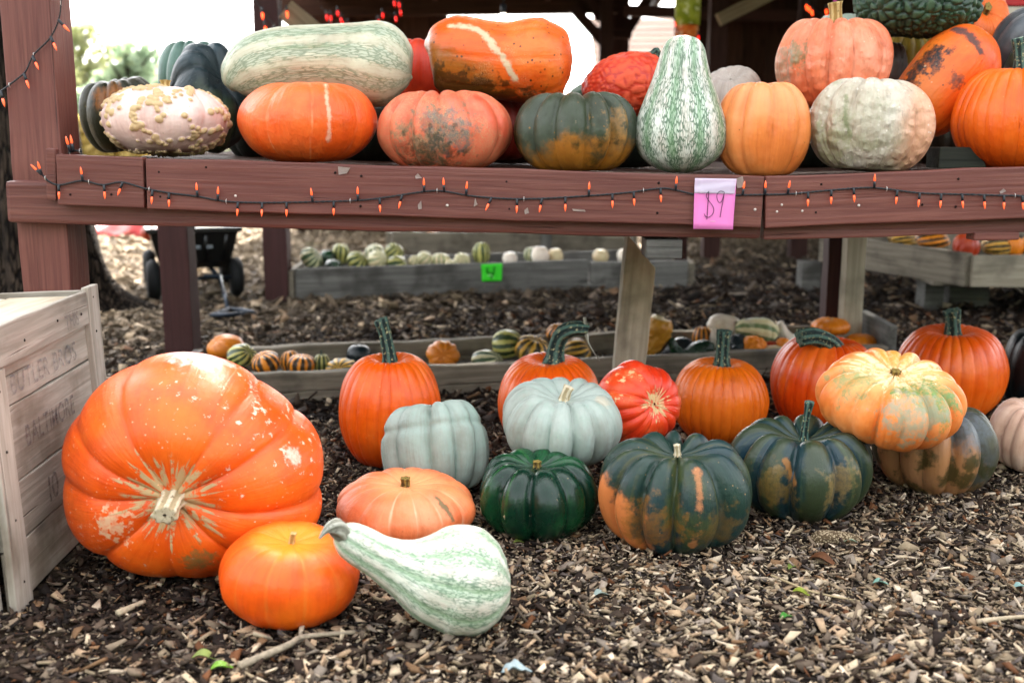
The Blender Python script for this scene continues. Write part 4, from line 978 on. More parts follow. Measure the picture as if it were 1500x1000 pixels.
pumpkin('slate_pumpkin', 'slate grey ribbed pumpkin at the right edge above the dark stemmed orange one', PK, (1450, 10, 1600, 160), '#5a6268', [('noise', '#7c8288', 6, .42, .66, .7), ('groove', '#3d434c', .4, .7), ('noise', '#6f7462', 10, .55, .7, .6), ('patch', '#50643a', (1495, 90), 22, .7, 2, 30)], G(CIND, ribs=12, depth=.12), axis=(.5, -.3, .7), depth=3.5, seed=91, group=SHELF_G, rough=.4)
pumpkin('orange_pumpkin', 'orange many ribbed pumpkin with dark curved stem at the right end of the shelf', PK, (1392, 99, 1590, 248), '#ee6a0c', ORG(), G(JACK, h=.82, dtop=.16), axis=(0, -.02, 1), depth=3.2, stem=dict(len=.56, r=.11, mat='dark', bend=(-.15, 0, 0), ridges=6), seed=93, group=SHELF_G, rough=.35)
pumpkin('yellow_pumpkin', 'yellow green pumpkin in the gap below the cobbled green one', PK, (1285, 48, 1372, 130), '#b59a34', [('noise', '#8d8a3a', 8, .45, .65, .7)], G(CIND, ribs=12, depth=.1), depth=3.78, seed=94, group=SHELF_G)
pumpkin('grey_pumpkin', 'dull grey pumpkin in the gap between salmon pink and scabbed pumpkins', PK, (1262, 62, 1330, 140), '#6d6660', [('noise', '#7f7a74', 8, .45, .65, .7)], G(CIND, ribs=12, depth=.08), depth=3.66, seed=95, group=SHELF_G)

# dark fruit filling the back of the shelf
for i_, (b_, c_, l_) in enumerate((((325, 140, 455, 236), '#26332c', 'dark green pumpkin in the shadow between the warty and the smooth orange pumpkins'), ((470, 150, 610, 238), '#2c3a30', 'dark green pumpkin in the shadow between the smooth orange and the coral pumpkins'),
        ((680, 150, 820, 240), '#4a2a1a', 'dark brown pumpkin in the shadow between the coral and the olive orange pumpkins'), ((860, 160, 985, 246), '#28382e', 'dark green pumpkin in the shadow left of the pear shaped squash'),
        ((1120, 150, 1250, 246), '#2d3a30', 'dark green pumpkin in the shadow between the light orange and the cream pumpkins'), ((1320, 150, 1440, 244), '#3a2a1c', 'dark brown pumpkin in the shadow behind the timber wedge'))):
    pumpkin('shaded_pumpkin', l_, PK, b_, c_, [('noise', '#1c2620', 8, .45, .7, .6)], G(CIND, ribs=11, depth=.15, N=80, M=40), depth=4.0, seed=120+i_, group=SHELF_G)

# pale streak on the smooth orange pumpkin and vertical grooves are in its skin; small gourds follow
GM = {}
def gm(key, base, layers, **k):
    GM[key] = skin('gourd_'+key, base, layers, seed=len(GM)+3, **k)
gm('green', '#cccb78', [('band', '#1c4a26', .8, .95, 45, .7)])
gm('greenpale', '#dfe0b4', [('band', '#2f5c34', .82, .95, 45, .7)])
gm('orangegreen', '#ee9a24', [('band', '#20302a', .82, .95, 45, .8), ('speck', '#23382a', 60, .05, .9, .5)])
gm('yellowdark', '#e6b44a', [('band', '#23332a', .82, .95, 45, .8), ('noise', '#b9a05a', 20, .5, .7, .5)])
gm('orange', '#e08a24', [('groove', '#a85a1a', .4, .7), ('speck', '#9a5218', 50, .03, .8, .5)])
gm('mini', '#f0911c', [('groove', '#cf6c10', .4, .5)])
gm('navy', '#16242c', [('noise', '#22383f', 10, .45, .7, .7)], rough=.25)
gm('white', '#f6efe0', [('noise', '#d6c8a8', 12, .5, .7, .5)])
gm('cream', '#d9c9a0', [('noise', '#bda878', 12, .5, .7, .5)])
gm('darkgreen', '#17402a', [('noise', '#2a6a34', 12, .5, .7, .7)], rough=.25)
gm('bicolor', '#cf9a35', [('vband', '#ead9b4', .45, .3, .95), ('noise', '#a8782a', 25, .55, .7, .5)])
gm('winter', '#e8e0b4', [('vband', '#2e6a34', .5, .62, .0), ('band', '#3d7a3c', .6, .8, 40, .7), ('noise', '#efe6cf', 14, .5, .65, .6)])
gm('red', '#b8401c', [('noise', '#d0601e', 12, .5, .7, .7)])
GG = dict(ribs=10, depth=.1, sharp=.7, h=.85, dtop=.12, dbot=.1, wtop=.3, lump=.03, N=60, M=30)
def gourd(box, depth, mat, label, axis=(0, 0, 1), name='gourd', group='gourds in the long grey box', geo=None, stem=None, seed=None, cat='gourd'):
    seed = seed or int(box[0])
    return pumpkin(name, label, cat, box, '#ffffff', (), G(GG, **(geo or {})), axis=axis, spin=seed % 7, depth=depth, seed=seed, group=group, mat=GM[mat], stem=stem)
def bd(px, f=.5):       # distance of the box middle at that column
    t = (px-300)/1000.0; return 4.1+.62*t+f*.5
gourd((303, 489, 358, 528), bd(330, .9), 'orange', 'orange ribbed gourd at the left end of the grey box', (-.5, -.4, .6))
gourd((332, 503, 376, 537), bd(350, .55), 'green', 'green striped gourd beside the leftmost orange gourd', (.7, -.3, .5))
gourd((368, 513, 410, 549), bd(390, .3), 'orangegreen', 'orange and green striped gourd behind the giant pumpkin', (-.3, -.3, .8))
gourd((411, 513, 440, 547), bd(425, .6), 'orangegreen', 'dark striped gourd half hidden behind an orange green one', (-.2, 0, 1))
gourd((420, 518, 462, 549), bd(440, .3), 'orangegreen', 'orange gourd with wide dark green bands in the box row', (.1, -.1, 1))
gourd((459, 518, 484, 548), bd(470, .4), 'green', 'small upright green and yellow gourd in the box row', (0, 0, 1), stem=dict(len=.4, r=.09, mat='dark'))
gourd((477, 524, 524, 552), bd(500, .25), 'yellowdark', 'low striped green and tan gourd next to the tall orange pumpkin', (-.1, -.9, .3))
gourd((507, 504, 545, 538), bd(525, .7), 'navy', 'blue black smooth gourd behind the tall orange pumpkin', (0, 0, 1), geo=dict(ribs=0))
gourd((624, 498, 674, 540), bd(650, .4), 'orange', 'orange ribbed gourd with its end facing forward in the box', (.1, -.95, .2))
gourd((690, 512, 737, 545), bd(715, .3), 'greenpale', 'bright green striped gourd low in the box', (.8, -.3, .4))
gourd((721, 482, 765, 526), bd(742, .55), 'green', 'yellow gourd with green stripes leaning on the others', (.9, -.2, .1))
gourd((754, 490, 804, 535), bd(780, .4), 'yellowdark', 'tan gourd with dark stripes beside the hooked stem', (.3, -.3, .9))
gourd((800, 473, 836, 503), bd(818, .9), 'orangegreen', 'small orange green gourd behind the hooked stem', (0, -.3, .9))
gourd((826, 495, 866, 530), bd(845, .6), 'yellowdark', 'yellow and black striped gourd under the hooked stem', (.9, -.1, .3))
gourd((1188, 464, 1246, 492), bd(1217, .6), 'mini', 'flat bright orange mini pumpkin beside the box end', (0, -.05, 1), geo=dict(ribs=14, h=.5), stem=dict(len=.1, r=.06, mat='tan'))
gourd((1236, 488, 1284, 516), bd(1260, .4), 'mini', 'orange mini pumpkin partly hidden at the box end', (0, 0, 1))
gourd((1014, 478, 1044, 512), bd(1030, .7), 'orangegreen', 'mottled yellow and dark green gourd among the odd shaped gourds', (0, 0, 1))
gourd((1064, 488, 1102, 522), bd(1082, .4), 'navy', 'black green gourd under the pale winged gourd', (.4, -.5, .6))
gourd((1136, 494, 1158, 514), bd(1148, .3), 'mini', 'tiny orange gourd by the white curved gourd', (0, 0, 1))
gourd((1118, 499, 1142, 518), bd(1130, .35), 'red', 'tiny red orange gourd in the box', (0, 0, 1))
gourd((1088, 491, 1124, 520), bd(1105, .3), 'mini', 'lumpy orange gourd in the box', (.3, -.4, .7), geo=dict(knob=(30, .12), ribs=7))
gourd((1118, 507, 1152, 522), bd(1135, .2), 'cream', 'pale cream gourd lying low against the box board', (.9, -.2, .2))
def gsq(pts, dep, mat, label, knob=None, seed=1):
    return squash('gourd', label, 'gourd', pts, dep, '#ffffff', (), 'gourds in the long grey box', 40, 36, 6, .06, seed=seed, lump=.05, knob=knob, mat=GM[mat])
gsq([(966, 462, 3, 0), (964, 468, 13, 0), (964, 478, 18, 0), (962, 490, 16, 0), (957, 502, 12, 0), (951, 512, 9, 0), (947, 520, 3, 0)], bd(960, .5), 'bicolor', 'warty yellow gourd with cream cap beside the slanting post', (40, .012), 3)
gsq([(980, 496, 3, 0), (984, 500, 6, 0), (990, 512, 8, 0), (1005, 520, 10, 0), (1022, 514, 14, 0), (1038, 508, 12, 0), (1046, 504, 3, 0)], bd(1010, .4), 'darkgreen', 'dark green crook necked gourd behind the orange pumpkin stem', None, 5)
gsq([(968, 520, 3, 0), (985, 516, 14, 0), (1000, 510, 18, 0), (1015, 512, 12, 0), (1022, 514, 3, 0)], bd(1000, .6), 'navy', 'black gourd under the dark green crook neck', None, 6)
gsq([(1036, 478, 2, 0), (1042, 476, 8, 0), (1055, 474, 12, 0), (1070, 480, 14, 0), (1082, 486, 10, 0), (1090, 488, 3, 0)], bd(1060, .75), 'white', 'white winged gourd lying on the pile', (14, .01), 7)
gsq([(1043, 482, 2, 0), (1048, 490, 9, 0), (1052, 502, 9, 0), (1056, 512, 3, 0)], bd(1050, .6), 'white', 'white drooping wing gourd behind the upright stem', None, 8)
gsq([(1076, 482, 3, 0), (1084, 481, 10, 0), (1100, 482, 14, 0), (1118, 485, 17, 0), (1132, 489, 13, 0), (1138, 492, 3, 0)], bd(1108, .6), 'winter', 'cream and green striped gourd on the top of the pile', (24, .008), 9)
gsq([(1146, 470, 2, 0), (1144, 476, 6, 0), (1148, 488, 8, 0), (1158, 497, 9, 0), (1172, 499, 9, 0), (1180, 500, 3, 0)], bd(1158, .6), 'white', 'white curved gourd standing beside the orange pumpkin', None, 10)

RG = 'squash in the far grey box'
def rgd(box, mat, label, axis=(0, 0, 1), d=7.25, geo=None):
    return gourd(box, d, mat, label, axis, 'small_squash', RG, dict(geo or {}, N=44, M=22), None, None, 'squash')
rgd((440, 362, 472, 394), 'greenpale', 'green and white striped squash at the left end of the far box', (.7, -.3, .5), 7.0)
rgd((468, 366, 492, 392), 'darkgreen', 'dark green squash second in the far box', (0, 0, 1), 7.3)
rgd((486, 357, 513, 386), 'green', 'upright dark striped squash on top in the far box', (.1, 0, 1), 7.4)
rgd((476, 380, 500, 398), 'darkgreen', 'dark green squash low in the far box', (0, 0, 1), 7.05)
rgd((508, 368, 540, 396), 'green', 'yellow green striped squash leaning in the far box', (.6, -.4, .5), 7.15)
rgd((534, 357, 564, 384), 'greenpale', 'pale green striped squash on the heap in the far box', (-.3, -.3, .8), 7.45)
rgd((538, 366, 568, 394), 'winter', 'cream squash with green stripes at the heap in the far box', (.7, -.5, .3), 7.15)
rgd((564, 356, 592, 382), 'green', 'green and yellow striped squash on top of the heap', (.6, -.4, .6), 7.4)
rgd((567, 374, 596, 396), 'green', 'green striped squash at the foot of the heap', (.9, -.2, .2), 7.15)
rgd((598, 374, 616, 392), 'winter', 'small pale squash right of the heap in the far box', (.3, -.3, .8), 7.3)
rgd((611, 368, 634, 390), 'winter', 'pale green ribbed squash in the middle of the far box', (.6, -.2, .6), 7.3)
rgd((632, 371, 659, 390), 'winter', 'cream squash lying flat in the middle of the far box', (0, 0, 1), 7.3)
rgd((665, 370, 689, 390), 'winter', 'cream round squash left of the green price card', (.3, -.8, .3), 7.3)
rgd((692, 355, 718, 386), 'green', 'upright green striped squash above the green price card', (0, 0, 1), 7.4, dict(h=1.1))
rgd((652, 380, 672, 394), 'winter', 'low cream squash peeping over the far box board', (0, 0, 1), 7.2)
rgd((736, 369, 758, 388), 'white', 'white squash just right of the green price card', (0, 0, 1), 7.35, dict(ribs=0))
rgd((767, 362, 788, 384), 'greenpale', 'green and white squash behind a white one in the far box', (0, 0, 1), 7.55)
rgd((778, 361, 805, 388), 'white', 'largest white squash in the far box', (0, 0, 1), 7.4, dict(ribs=0))
rgd((802, 364, 825, 386), 'cream', 'off white squash beside the largest white one', (0, 0, 1), 7.45, dict(ribs=0))
rgd((868, 365, 892, 386), 'cream', 'cream tan squash near the join of the far box boards', (0, 0, 1), 7.5, dict(ribs=0))
rgd((904, 364, 926, 386), 'white', 'white squash touching the slanting grey post', (0, 0, 1), 7.5, dict(ribs=0))
for b, m, l in (((576, 341, 600, 362), 'mini', 'small orange pumpkin at the end of the rear box'), ((597, 338, 622, 362), 'green', 'green striped squash in the rear box beside the orange one'), ((622, 336, 646, 360), 'orangegreen', 'dark orange squash in the rear box under the beam'),
                ((655, 334, 682, 358), 'darkgreen', 'dark green squash in the rear box, fourth from the orange one'), ((690, 334, 716, 356), 'darkgreen', 'dark green squash in the rear box above the upright striped one'), ((722, 332, 750, 356), 'green', 'striped squash deep in the shade of the rear box')):
    gourd(b, 9.5, m, l, (.2, -.2, 1), 'small_squash', 'squash in the rear box', dict(N=40, M=20), None, None, 'squash')
TG = 'gourds in the raised tray'
gourd((1395, 340, 1436, 382), 6.0, 'red', 'dark red orange gourd in the raised tray corner', (.2, -.4, .8), group=TG)
gourd((1340, 336, 1392, 366), 6.5, 'orangegreen', 'orange and yellow mottled gourd lying in the raised tray', (.9, -.2, .3), group=TG)
gourd((1300, 338, 1345, 362), 6.8, 'yellowdark', 'tan striped gourd deep in the raised tray', (.9, 0, .3), group=TG)
gourd((1436, 348, 1484, 376), 6.05, 'yellowdark', 'yellow and green gourd in the raised tray under the maroon cleat', (.9, -.2, .2), group=TG)
gourd((1474, 348, 1500, 378), 6.0, 'mini', 'yellow orange gourd at the right of the raised tray', (0, 0, 1), group=TG)
gourd((1495, 340, 1550, 378), 6.05, 'orange', 'orange gourd cut by the right edge in the raised tray', (0, 0, 1), group=TG)
# ------------------------------------------------------------------ wooden crate
crate = empty('wooden_crate', CR_A)
crate.rotation_euler = (math.radians(-2.0), 0, math.atan2(CR_X.y, CR_X.x))
tag(crate, 'old pale wooden shipping crate with faded stencilled lettering beside the giant pumpkin', 'crate')
CL, CW, CH = .70, .62, .615
def cb(name, a, b, h, th, mat='crate', seed=0, up=Vector((0, 0, 1))):
    o = board(name, a, b, h, th, MAT[mat], crate, seed=seed, up=up, local=True, jit=.0012, bev=.003); return o
zs = [.004, .135, .262, .43, .525]
for i in range(4):
    cb('slat', (.02, .022, (zs[i]+zs[i+1])/2), (CL-.02, .022, (zs[i]+zs[i+1])/2), zs[i+1]-zs[i]-.004, .014, seed=500+i)
cb('top_rail', (.004, .007, .568), (CL-.085, .007, .568), .088, .016, seed=505)
cb('corner_batten', (.045, .007, .0), (.045, .007, .522), .085, .016, seed=506, up=Vector((1, 0, 0)))
cb('corner_batten', (CL-.04, .007, .0), (CL-.04, .007, CH+.004), .078, .018, seed=507, up=Vector((1, 0, 0)))
for i in range(4):
    z0 = .004+i*.151
    cb('slat', (.0, .03, z0+.074), (.0, CW, z0+.074), .147, .014, seed=510+i)
    cb('slat', (CL, .03, z0+.074), (CL, CW, z0+.074), .147, .014, seed=520+i)
    cb('slat', (.0, CW+.01, z0+.074), (CL, CW+.01, z0+.074), .147, .014, seed=530+i)
for i in range(3):
    cb('lid_board', (.03, .13+i*.19, CH-.03+.012*(i == 0)), (CL-.03, .13+i*.19, CH-.03), .016, .183, 'cratetop', seed=540+i)
def stencil_material():
    t = NT('faded_stencil_ink', .9, .1); co = t.coord()
    n = t.noise(co, 55, 5, .7)
    tr_ = t.N.new('ShaderNodeBsdfTransparent'); mx = t.N.new('ShaderNodeMixShader')
    t.b.inputs['Base Color'].default_value = hexc('#77747c')
    t.L.new(t.ma('ADD', .12, t.ma('MULTIPLY', t.step(n, .38, .62), .45)), mx.inputs[0])
    t.L.new(tr_.outputs[0], mx.inputs[1]); t.L.new(t.b.outputs[0], mx.inputs[2])
    t.L.new(mx.outputs[0], t.N['Material Output'].inputs[0]); return t.m
INK = stencil_material()
def lettering(txt, x, z, size, wsc=1.0, y=.0118, rot=0):
    for ch in txt:
        if ch == ' ': x += size*.32*wsc; continue
        cu = bpy.data.curves.new('letter', 'FONT'); cu.body = ch; cu.size = size; cu.offset = size*.012
        tmp = bpy.data.objects.new('letter', cu); COL.objects.link(tmp)
        me = bpy.data.meshes.new_from_object(tmp); bpy.data.objects.remove(tmp)
        co = np.empty(len(me.vertices)*3); me.vertices.foreach_get('co', co); co = co.reshape(-1, 3)
        x0 = co[:, 0].min(); wd_ = co[:, 0].max()-x0
        me.materials.clear(); me.materials.append(INK)
        o = bpy.data.objects.new('stencil_letter', me); COL.objects.link(o); o.parent = crate
        o.location = (x-x0*wsc, y, z+rnd.uniform(-.001, .001)); o.rotation_euler = (math.pi/2, rot, 0); o.scale = (wsc, 1, 1)
        x += (wd_+size*.1)*wsc
lettering('BUTLER BROS', .135, .452, .064, .95)
lettering('BALTIMORE', .18, .325, .068, .8)
lettering('10', .27, .165, .085, 1.0)
lettering('THIS', .44, .54, .05, .9, -.0045)
nm = MAT['rust']
for x, z in ((.03, .55), (.03, .585), (.2, .56), (.4, .57), (.56, .56), (.655, .59), (.655, .50), (.655, .3), (.045, .48), (.045, .35), (.045, .2), (.05, .06), (.66, .08)):
    bm = bmesh.new(); bmesh.ops.create_cone(bm, cap_ends=True, segments=8, radius1=.0035, radius2=.0025, depth=.002)
    bmesh.ops.rotate(bm, verts=bm.verts, matrix=Matrix.Rotation(math.pi/2, 3, 'X')); bmesh.ops.translate(bm, verts=bm.verts, vec=(x, -.0025, z))
    bm_obj('nail_head', bm, nm, crate, True)

# ------------------------------------------------------------------ string lights
WIRE = plain('dark_green_wire', '#18242c', .45, .5, .3, 200, 0)
SOCK = plain('dark_socket_plastic', '#1a2733', .4, .5, .2, 200, 0)
def bulb_mat(name, hx, e):
    t = NT(name, .15, .6); t.b.inputs['Base Color'].default_value = hexc(hx)
    t.b.inputs['Emission Color'].default_value = hexc(hx); t.b.inputs['Emission Strength'].default_value = e
    return t.m
BULB = bulb_mat('orange_lit_bulb', '#ff6a3c', .09)
BULBG = bulb_mat('orange_glowing_bulb', '#ff5020', .8); BULBR = bulb_mat('red_glowing_bulb', '#e01c14', .5)
def light_bulb(root, base, d, s=1.0, bm_=None):
    d = d.normalized()
    so = tube('socket', [base, base+d*.004*s, base+d*.012*s, base+d*.021*s], [.0035*s, .0042*s, .004*s, .0036*s], SOCK, root, 10)
    b0 = base+d*.0205*s
    tube('bulb', [b0, b0+d*.004*s, b0+d*.010*s, b0+d*.017*s, b0+d*.024*s], [.0028*s, .0036*s, .0037*s, .0025*s, .0006*s], bm_ or BULB, so, 10)
STAPLE = plain('bright_staple', '#e6e2dc', .35, .5, .1, 50, 0, .6)
def light_string(label, wire, bulbs, Y, root_px, r=.0022, twist=True, bm_=None, s=1.0):
    root = empty('string_lights', at(root_px[0], root_px[1], Y)); tag(root, label, 'string lights', 'strings of mini lights')
    P = spline([tuple(at(x, y, Y)) for x, y in wire], len(wire)*14)
    P = [Vector(p) for p in P]
    if twist:       # two twisted strands
        for k in (0, 1):
            Q = []
            for i, p in enumerate(P):
                a = i*1.9+k*math.pi; Q.append(p+Vector((0, -.6*math.cos(a), math.sin(a)))*r*.75)
            tube('wire', Q, r*.8, WIRE, root, 5)
    else: tube('wire', P, r, WIRE, root, 5)
    for i in range(7, len(P), 41):
        tube('staple', [P[i]+Vector((0, .004, .006)), P[i]+Vector((0, -.003, .005)), P[i]+Vector((0, -.003, -.005)), P[i]+Vector((0, .004, -.006))], .0008, STAPLE, root, 5)
    for bx, by, dx, dy in bulbs:
        tip = at(bx, by, Y-.004)
        # nearest wire point
        j = min(range(len(P)), key=lambda i: (P[i].x-tip.x-dx*.03)**2*3+(P[i].z-tip.z)**2)
        base = P[j]; d = tip-base
        if d.length < .008: d = Vector((dx*-.3, -.02, -dy))
        if d.length > .06: base = tip-d.normalized()*.03
        light_bulb(root, base+Vector((0, -.003, 0)), d, s, bm_)
    return root
WP = [(62, 256), (72, 266), (88, 271), (120, 265), (150, 271), (178, 267), (212, 276), (250, 283), (290, 288), (330, 295), (384, 297), (450, 296), (520, 294), (560, 290), (620, 281), (648, 280), (690, 287), (740, 291), (790, 291), (860, 287), (920, 282), (968, 276), (992, 279), (1020, 285), (1060, 286), (1120, 285), (1160, 284), (1212, 279), (1268, 275), (1300, 277), (1350, 283), (1420, 285), (1500, 287), (1560, 288)]
BP = [(50, 245, 0, 1), (60, 250, 0, 1), (87, 288, 0, -1), (119, 248, 0, 1), (154, 287, 0, -1), (174, 283, .3, -1), (223, 290, 0, -1), (248, 298, 0, -1), (288, 269, 0, 1), (320, 272, 0, 1), (348, 310, 0, -1), (384, 305, 0, -1), (420, 314, 0, -1), (456, 279, 0, 1), (489, 311, 0, -1), (524, 277, 0, 1), (557, 308, 0, -1), (585, 302, .2, -1), (621, 267, 0, 1), (650, 269, 0, 1), (684, 269, 0, 1), (716, 298, .2, -1), (757, 306, 0, -1), (791, 305, .2, -1), (828, 305, 0, -1), (863, 271, 0, 1), (897, 298, 0, -1), (929, 300, 0, -1), (968, 292, 0, -1), (991, 261, 0, 1), (1090, 269, 0, 1), (1121, 267, 0, 1), (1155, 275, 0, 1), (1183, 300, 0, -1), (1217, 298, 0, -1), (1251, 293, 0, -1), (1281, 259, 0, 1), (1312, 297, 0, -1), (1345, 299, 0, -1), (1377, 301, 0, -1), (1410, 302, 0, -1), (1442, 303, 0, -1), (1470, 303, 0, -1), (1498, 303, 0, -1)]
light_string('dark wire of small orange mini lights stapled along the maroon shelf board', WP, BP, YB-.006, (750, 286), s=.86)
light_string('short loop of orange mini lights hanging on the maroon corner post', [(90, -12), (87, 25), (74, 55), (50, 80), (38, 104), (30, 112), (4, 132), (-8, 140)],
             [(99, 43, 0, -1), (78, 61, 0, -1), (51, 88, 0, -1), (40, 120, 0, -1), (6, 150, 0, -1)], 3.082, (50, 80))
light_string('pair of orange mini lights standing up behind the left end of the shelf board', [(120, 222), (112, 221), (106, 222), (100, 224)], [(105, 205, 0, 1), (101, 214, 0, 1)], 3.05, (108, 222))
# far strings of glowing lights under the roof
def far_string(label, pts, Y, wire, mat, s=1.7):
    root = empty('string_lights', at(pts[0][0], pts[0][1], Y)); tag(root, label, 'string lights', 'strings of mini lights')
    P = [Vector(p) for p in spline([tuple(at(x, y, Y)) for x, y in wire], len(wire)*5)]
    tube('wire', P, .004, WIRE, root, 5)
    for x, y in pts:
        t = at(x, y, Y-.01); light_bulb(root, t+Vector((.0, 0, .02)), Vector((.1, -.3, -1)), s, mat)
far_string('orange glowing lights wound on the far maroon post', [(384, 16), (388, 36), (401, 43), (420, 14)], 6.6, [(370, -5), (388, 20), (405, 40), (425, 55)], BULBG)
far_string('red glowing lights in the dark roof above the long pale squash', [(478, 20), (484, 21), (494, 14), (484, 33), (499, 24), (501, 29), (496, 38), (510, 32), (479, 44)], 8.2, [(470, 10), (485, 25), (500, 20), (505, 40), (478, 46)], BULBR)
far_string('red glowing lights hanging under the dark roof left of the white globe lamp', [(554, 27), (560, 17), (579, 22), (586, 13), (584, 2), (577, 0)], 8.2, [(550, 30), (565, 18), (580, 24), (588, 8), (578, -6)], BULBR)
far_string('orange glowing lights on the dark wall above the salmon pink pumpkin', [(1180, 5), (1184, 8), (1188, 13), (1209, 12), (1219, 21)], 8.0, [(1172, -2), (1186, 10), (1206, 22), (1222, 26)], BULBG)
far_string('red lights on the bright patterned post', [(988, 31), (1022, 51), (913, 82)], 7.4, [(986, 25), (1000, 60), (1024, 52)], BULBR, 1.4)
# globe lamp
gl = empty('globe_lamp', at(737, 27, 7.5)); tag(gl, 'small lit white globe lamp hanging under the dark roof', 'lamp')
bm = bmesh.new(); bmesh.ops.create_uvsphere(bm, u_segments=20, v_segments=12, radius=.032); bmesh.ops.translate(bm, verts=bm.verts, vec=at(737, 27, 7.5))
ob = bm_obj('globe', bm, bulb_mat('warm_white_globe', '#fff6e0', 2.0), gl, True); ob.matrix_parent_inverse = full_matrix(gl).inverted()
p = at(737, 18, 7.5)
tube('socket', [p+Vector((0, 0, -.01)), p+Vector((0, 0, .05))], .02, SOCK, gl, 10)
tube('cord', [p+Vector((0, 0, .04)), p+Vector((.02, 0, .25)), p+Vector((.05, 0, .9))], .006, WIRE, gl, 6)

# ------------------------------------------------------------------ price cards
def paper(name, hx, rough=.55): return plain(name, hx, rough, .4, .04, 8, 0)
pt = empty('price_card', at(1046, 336, YB-.02)); tag(pt, 'pink handwritten nine dollar price card hanging on the shelf board', 'price card')
def sheet(name, corners, mat, root, curl=.006, nx=6, ny=8, thick=.0006):
    c = [Vector(x) for x in corners]; V = []; F = []
    for j in range(ny+1):
        for i in range(nx+1):
            f, g = i/nx, j/ny
            p = (c[0]*(1-f)+c[1]*f)*(1-g)+(c[3]*(1-f)+c[2]*f)*g
            V.append(tuple(p+Vector((0, -curl*(g**2)*(1+.3*math.sin(f*3))-.001*math.sin(g*9+f*4), 0))))
    for j in range(ny):
        for i in range(nx):
            a = j*(nx+1)+i; F.append((a, a+nx+1, a+nx+2, a+1))
    o = npmesh(name, np.array(V), F, mat, root); o.matrix_parent_inverse = full_matrix(root).inverted()
    md = o.modifiers.new('thickness', 'SOLIDIFY'); md.thickness = thick
    return o
Yt = YB-.010
cs = [at(1018, 262, Yt), at(1079, 263, Yt), at(1073, 336, Yt), at(1015, 335, Yt)]
sheet('card', cs, paper('pink_card', '#ea86c8'), pt)
sl = NT('pale_sleeve_glare', .12, .6); tb = sl.N.new('ShaderNodeBsdfTransparent'); mx = sl.N.new('ShaderNodeMixShader')
sl.b.inputs['Base Color'].default_value = hexc('#e6dcf0'); mx.inputs[0].default_value = .62  # pale half-clear tint painted in as glare on the card's plastic sleeve
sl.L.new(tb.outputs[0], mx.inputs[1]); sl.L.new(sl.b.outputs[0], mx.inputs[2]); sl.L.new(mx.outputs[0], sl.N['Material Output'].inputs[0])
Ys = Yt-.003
sheet('sleeve_glare_strip', [at(1018, 261, Ys), at(1079, 262, Ys), at(1076, 284, Ys), at(1017, 283, Ys)], sl.m, pt, .001)
pen = plain('black_pen_line', '#3a1a30', .6, .2, 0, 10, 0)
def stroke(pts, ox, oy, k, Y, root, r=.0009, mat=None):
    P = []
    for p in spline([(ox+x/k, oy+y/k, 0) for x, y in pts], len(pts)*6):
        g = (p[1]-262)/73.0 if root is pt else 0
        P.append(at(p[0], p[1], Y-(.006*max(0, g)**2*1.25 if root is pt else 0)))
    tube('pen_stroke', P, r, mat or pen, root, 6)
k = 9.09; Yp = Yt-.003
stroke([(350, 330), (340, 480), (322, 740)], 1000, 240, k, Yp, pt)
stroke([(350, 368), (322, 395), (318, 440), (350, 495), (398, 560), (415, 612), (398, 670), (350, 710), (308, 702), (285, 665)], 1000, 240, k, Yp, pt)
stroke([(552, 372), (500, 365), (462, 400), (456, 450), (480, 512), (518, 502), (544, 425), (555, 375)], 1000, 240, k, Yp, pt)
stroke([(555, 375), (540, 480), (518, 590), (498, 712)], 1000, 240, k, Yp, pt)
stroke([(370, 766), (405, 765), (435, 768)], 1000, 240, k, Yp-.001, pt, .0007, MAT['screw'])
gt = empty('price_card', at(720, 412, 7.0)); tag(gt, 'bright green price card on the far grey squash box', 'price card')
def fy(px): return a0.y+(a1.y-a0.y)*((at(px, 410, 7.0).x-a0.x)/(a1.x-a0.x))-.03
yg = fy(720)-.012
sheet('card', [at(705, 387, yg), at(736, 386, yg), at(735, 411, yg), at(706, 412, yg)], paper('green_card', '#3fe02a'), gt, .004)
pg = plain('dark_green_marker', '#1c9a20', .6, .2, 0, 10, 0); pw_ = plain('pale_marker', '#a8f0a0', .6, .2, 0, 10, 0)
stroke([(714, 392), (714, 399), (722, 400)], 0, 0, 1, yg-.008, gt, .006, pg); stroke([(724, 390), (723, 400), (719, 408)], 0, 0, 1, yg-.008, gt, .006, pg)
stroke([(714, 404), (719, 403), (723, 407)], 0, 0, 1, yg-.009, gt, .0035, pw_)

# ------------------------------------------------------------------ garden cart
BLK = plain('black_moulded_plastic', '#15191b', .35, .5, .3, 20, .05)
TYRE = plain('black_rubber', '#1a1d1f', .75, .3, .3, 60, .2)
STL = plain('dark_steel_tube', '#2c3b4c', .35, .5, .2, 30, 0, .5); RIM = plain('wheel_hub', '#8c9498', .5, .5, .2, 30, 0, .3)
cart = empty('garden_cart', ground(275, 447)); tag(cart, 'black garden dump cart with four wheels and pull handle behind the shelf leg', 'cart')
def loft(name, rings, mat, parent, cap0=True, cap1=False, smooth=False):
    n = len(rings[0]); V = [tuple(p) for r in rings for p in r]; F = []
    for i in range(len(rings)-1):
        for k_ in range(n): F.append((i*n+k_, i*n+(k_+1) % n, (i+1)*n+(k_+1) % n, (i+1)*n+k_))
    if cap0: F.append(tuple(range(n))[::-1])
    if cap1: F.append(tuple((len(rings)-1)*n+k_ for k_ in range(n)))
    o = npmesh(name, np.array(V), F, mat, parent, smooth); o.matrix_parent_inverse = full_matrix(parent).inverted(); return o
cx = at(266, 380, 6.9).x; cy = 7.1
yaw = math.radians(20)
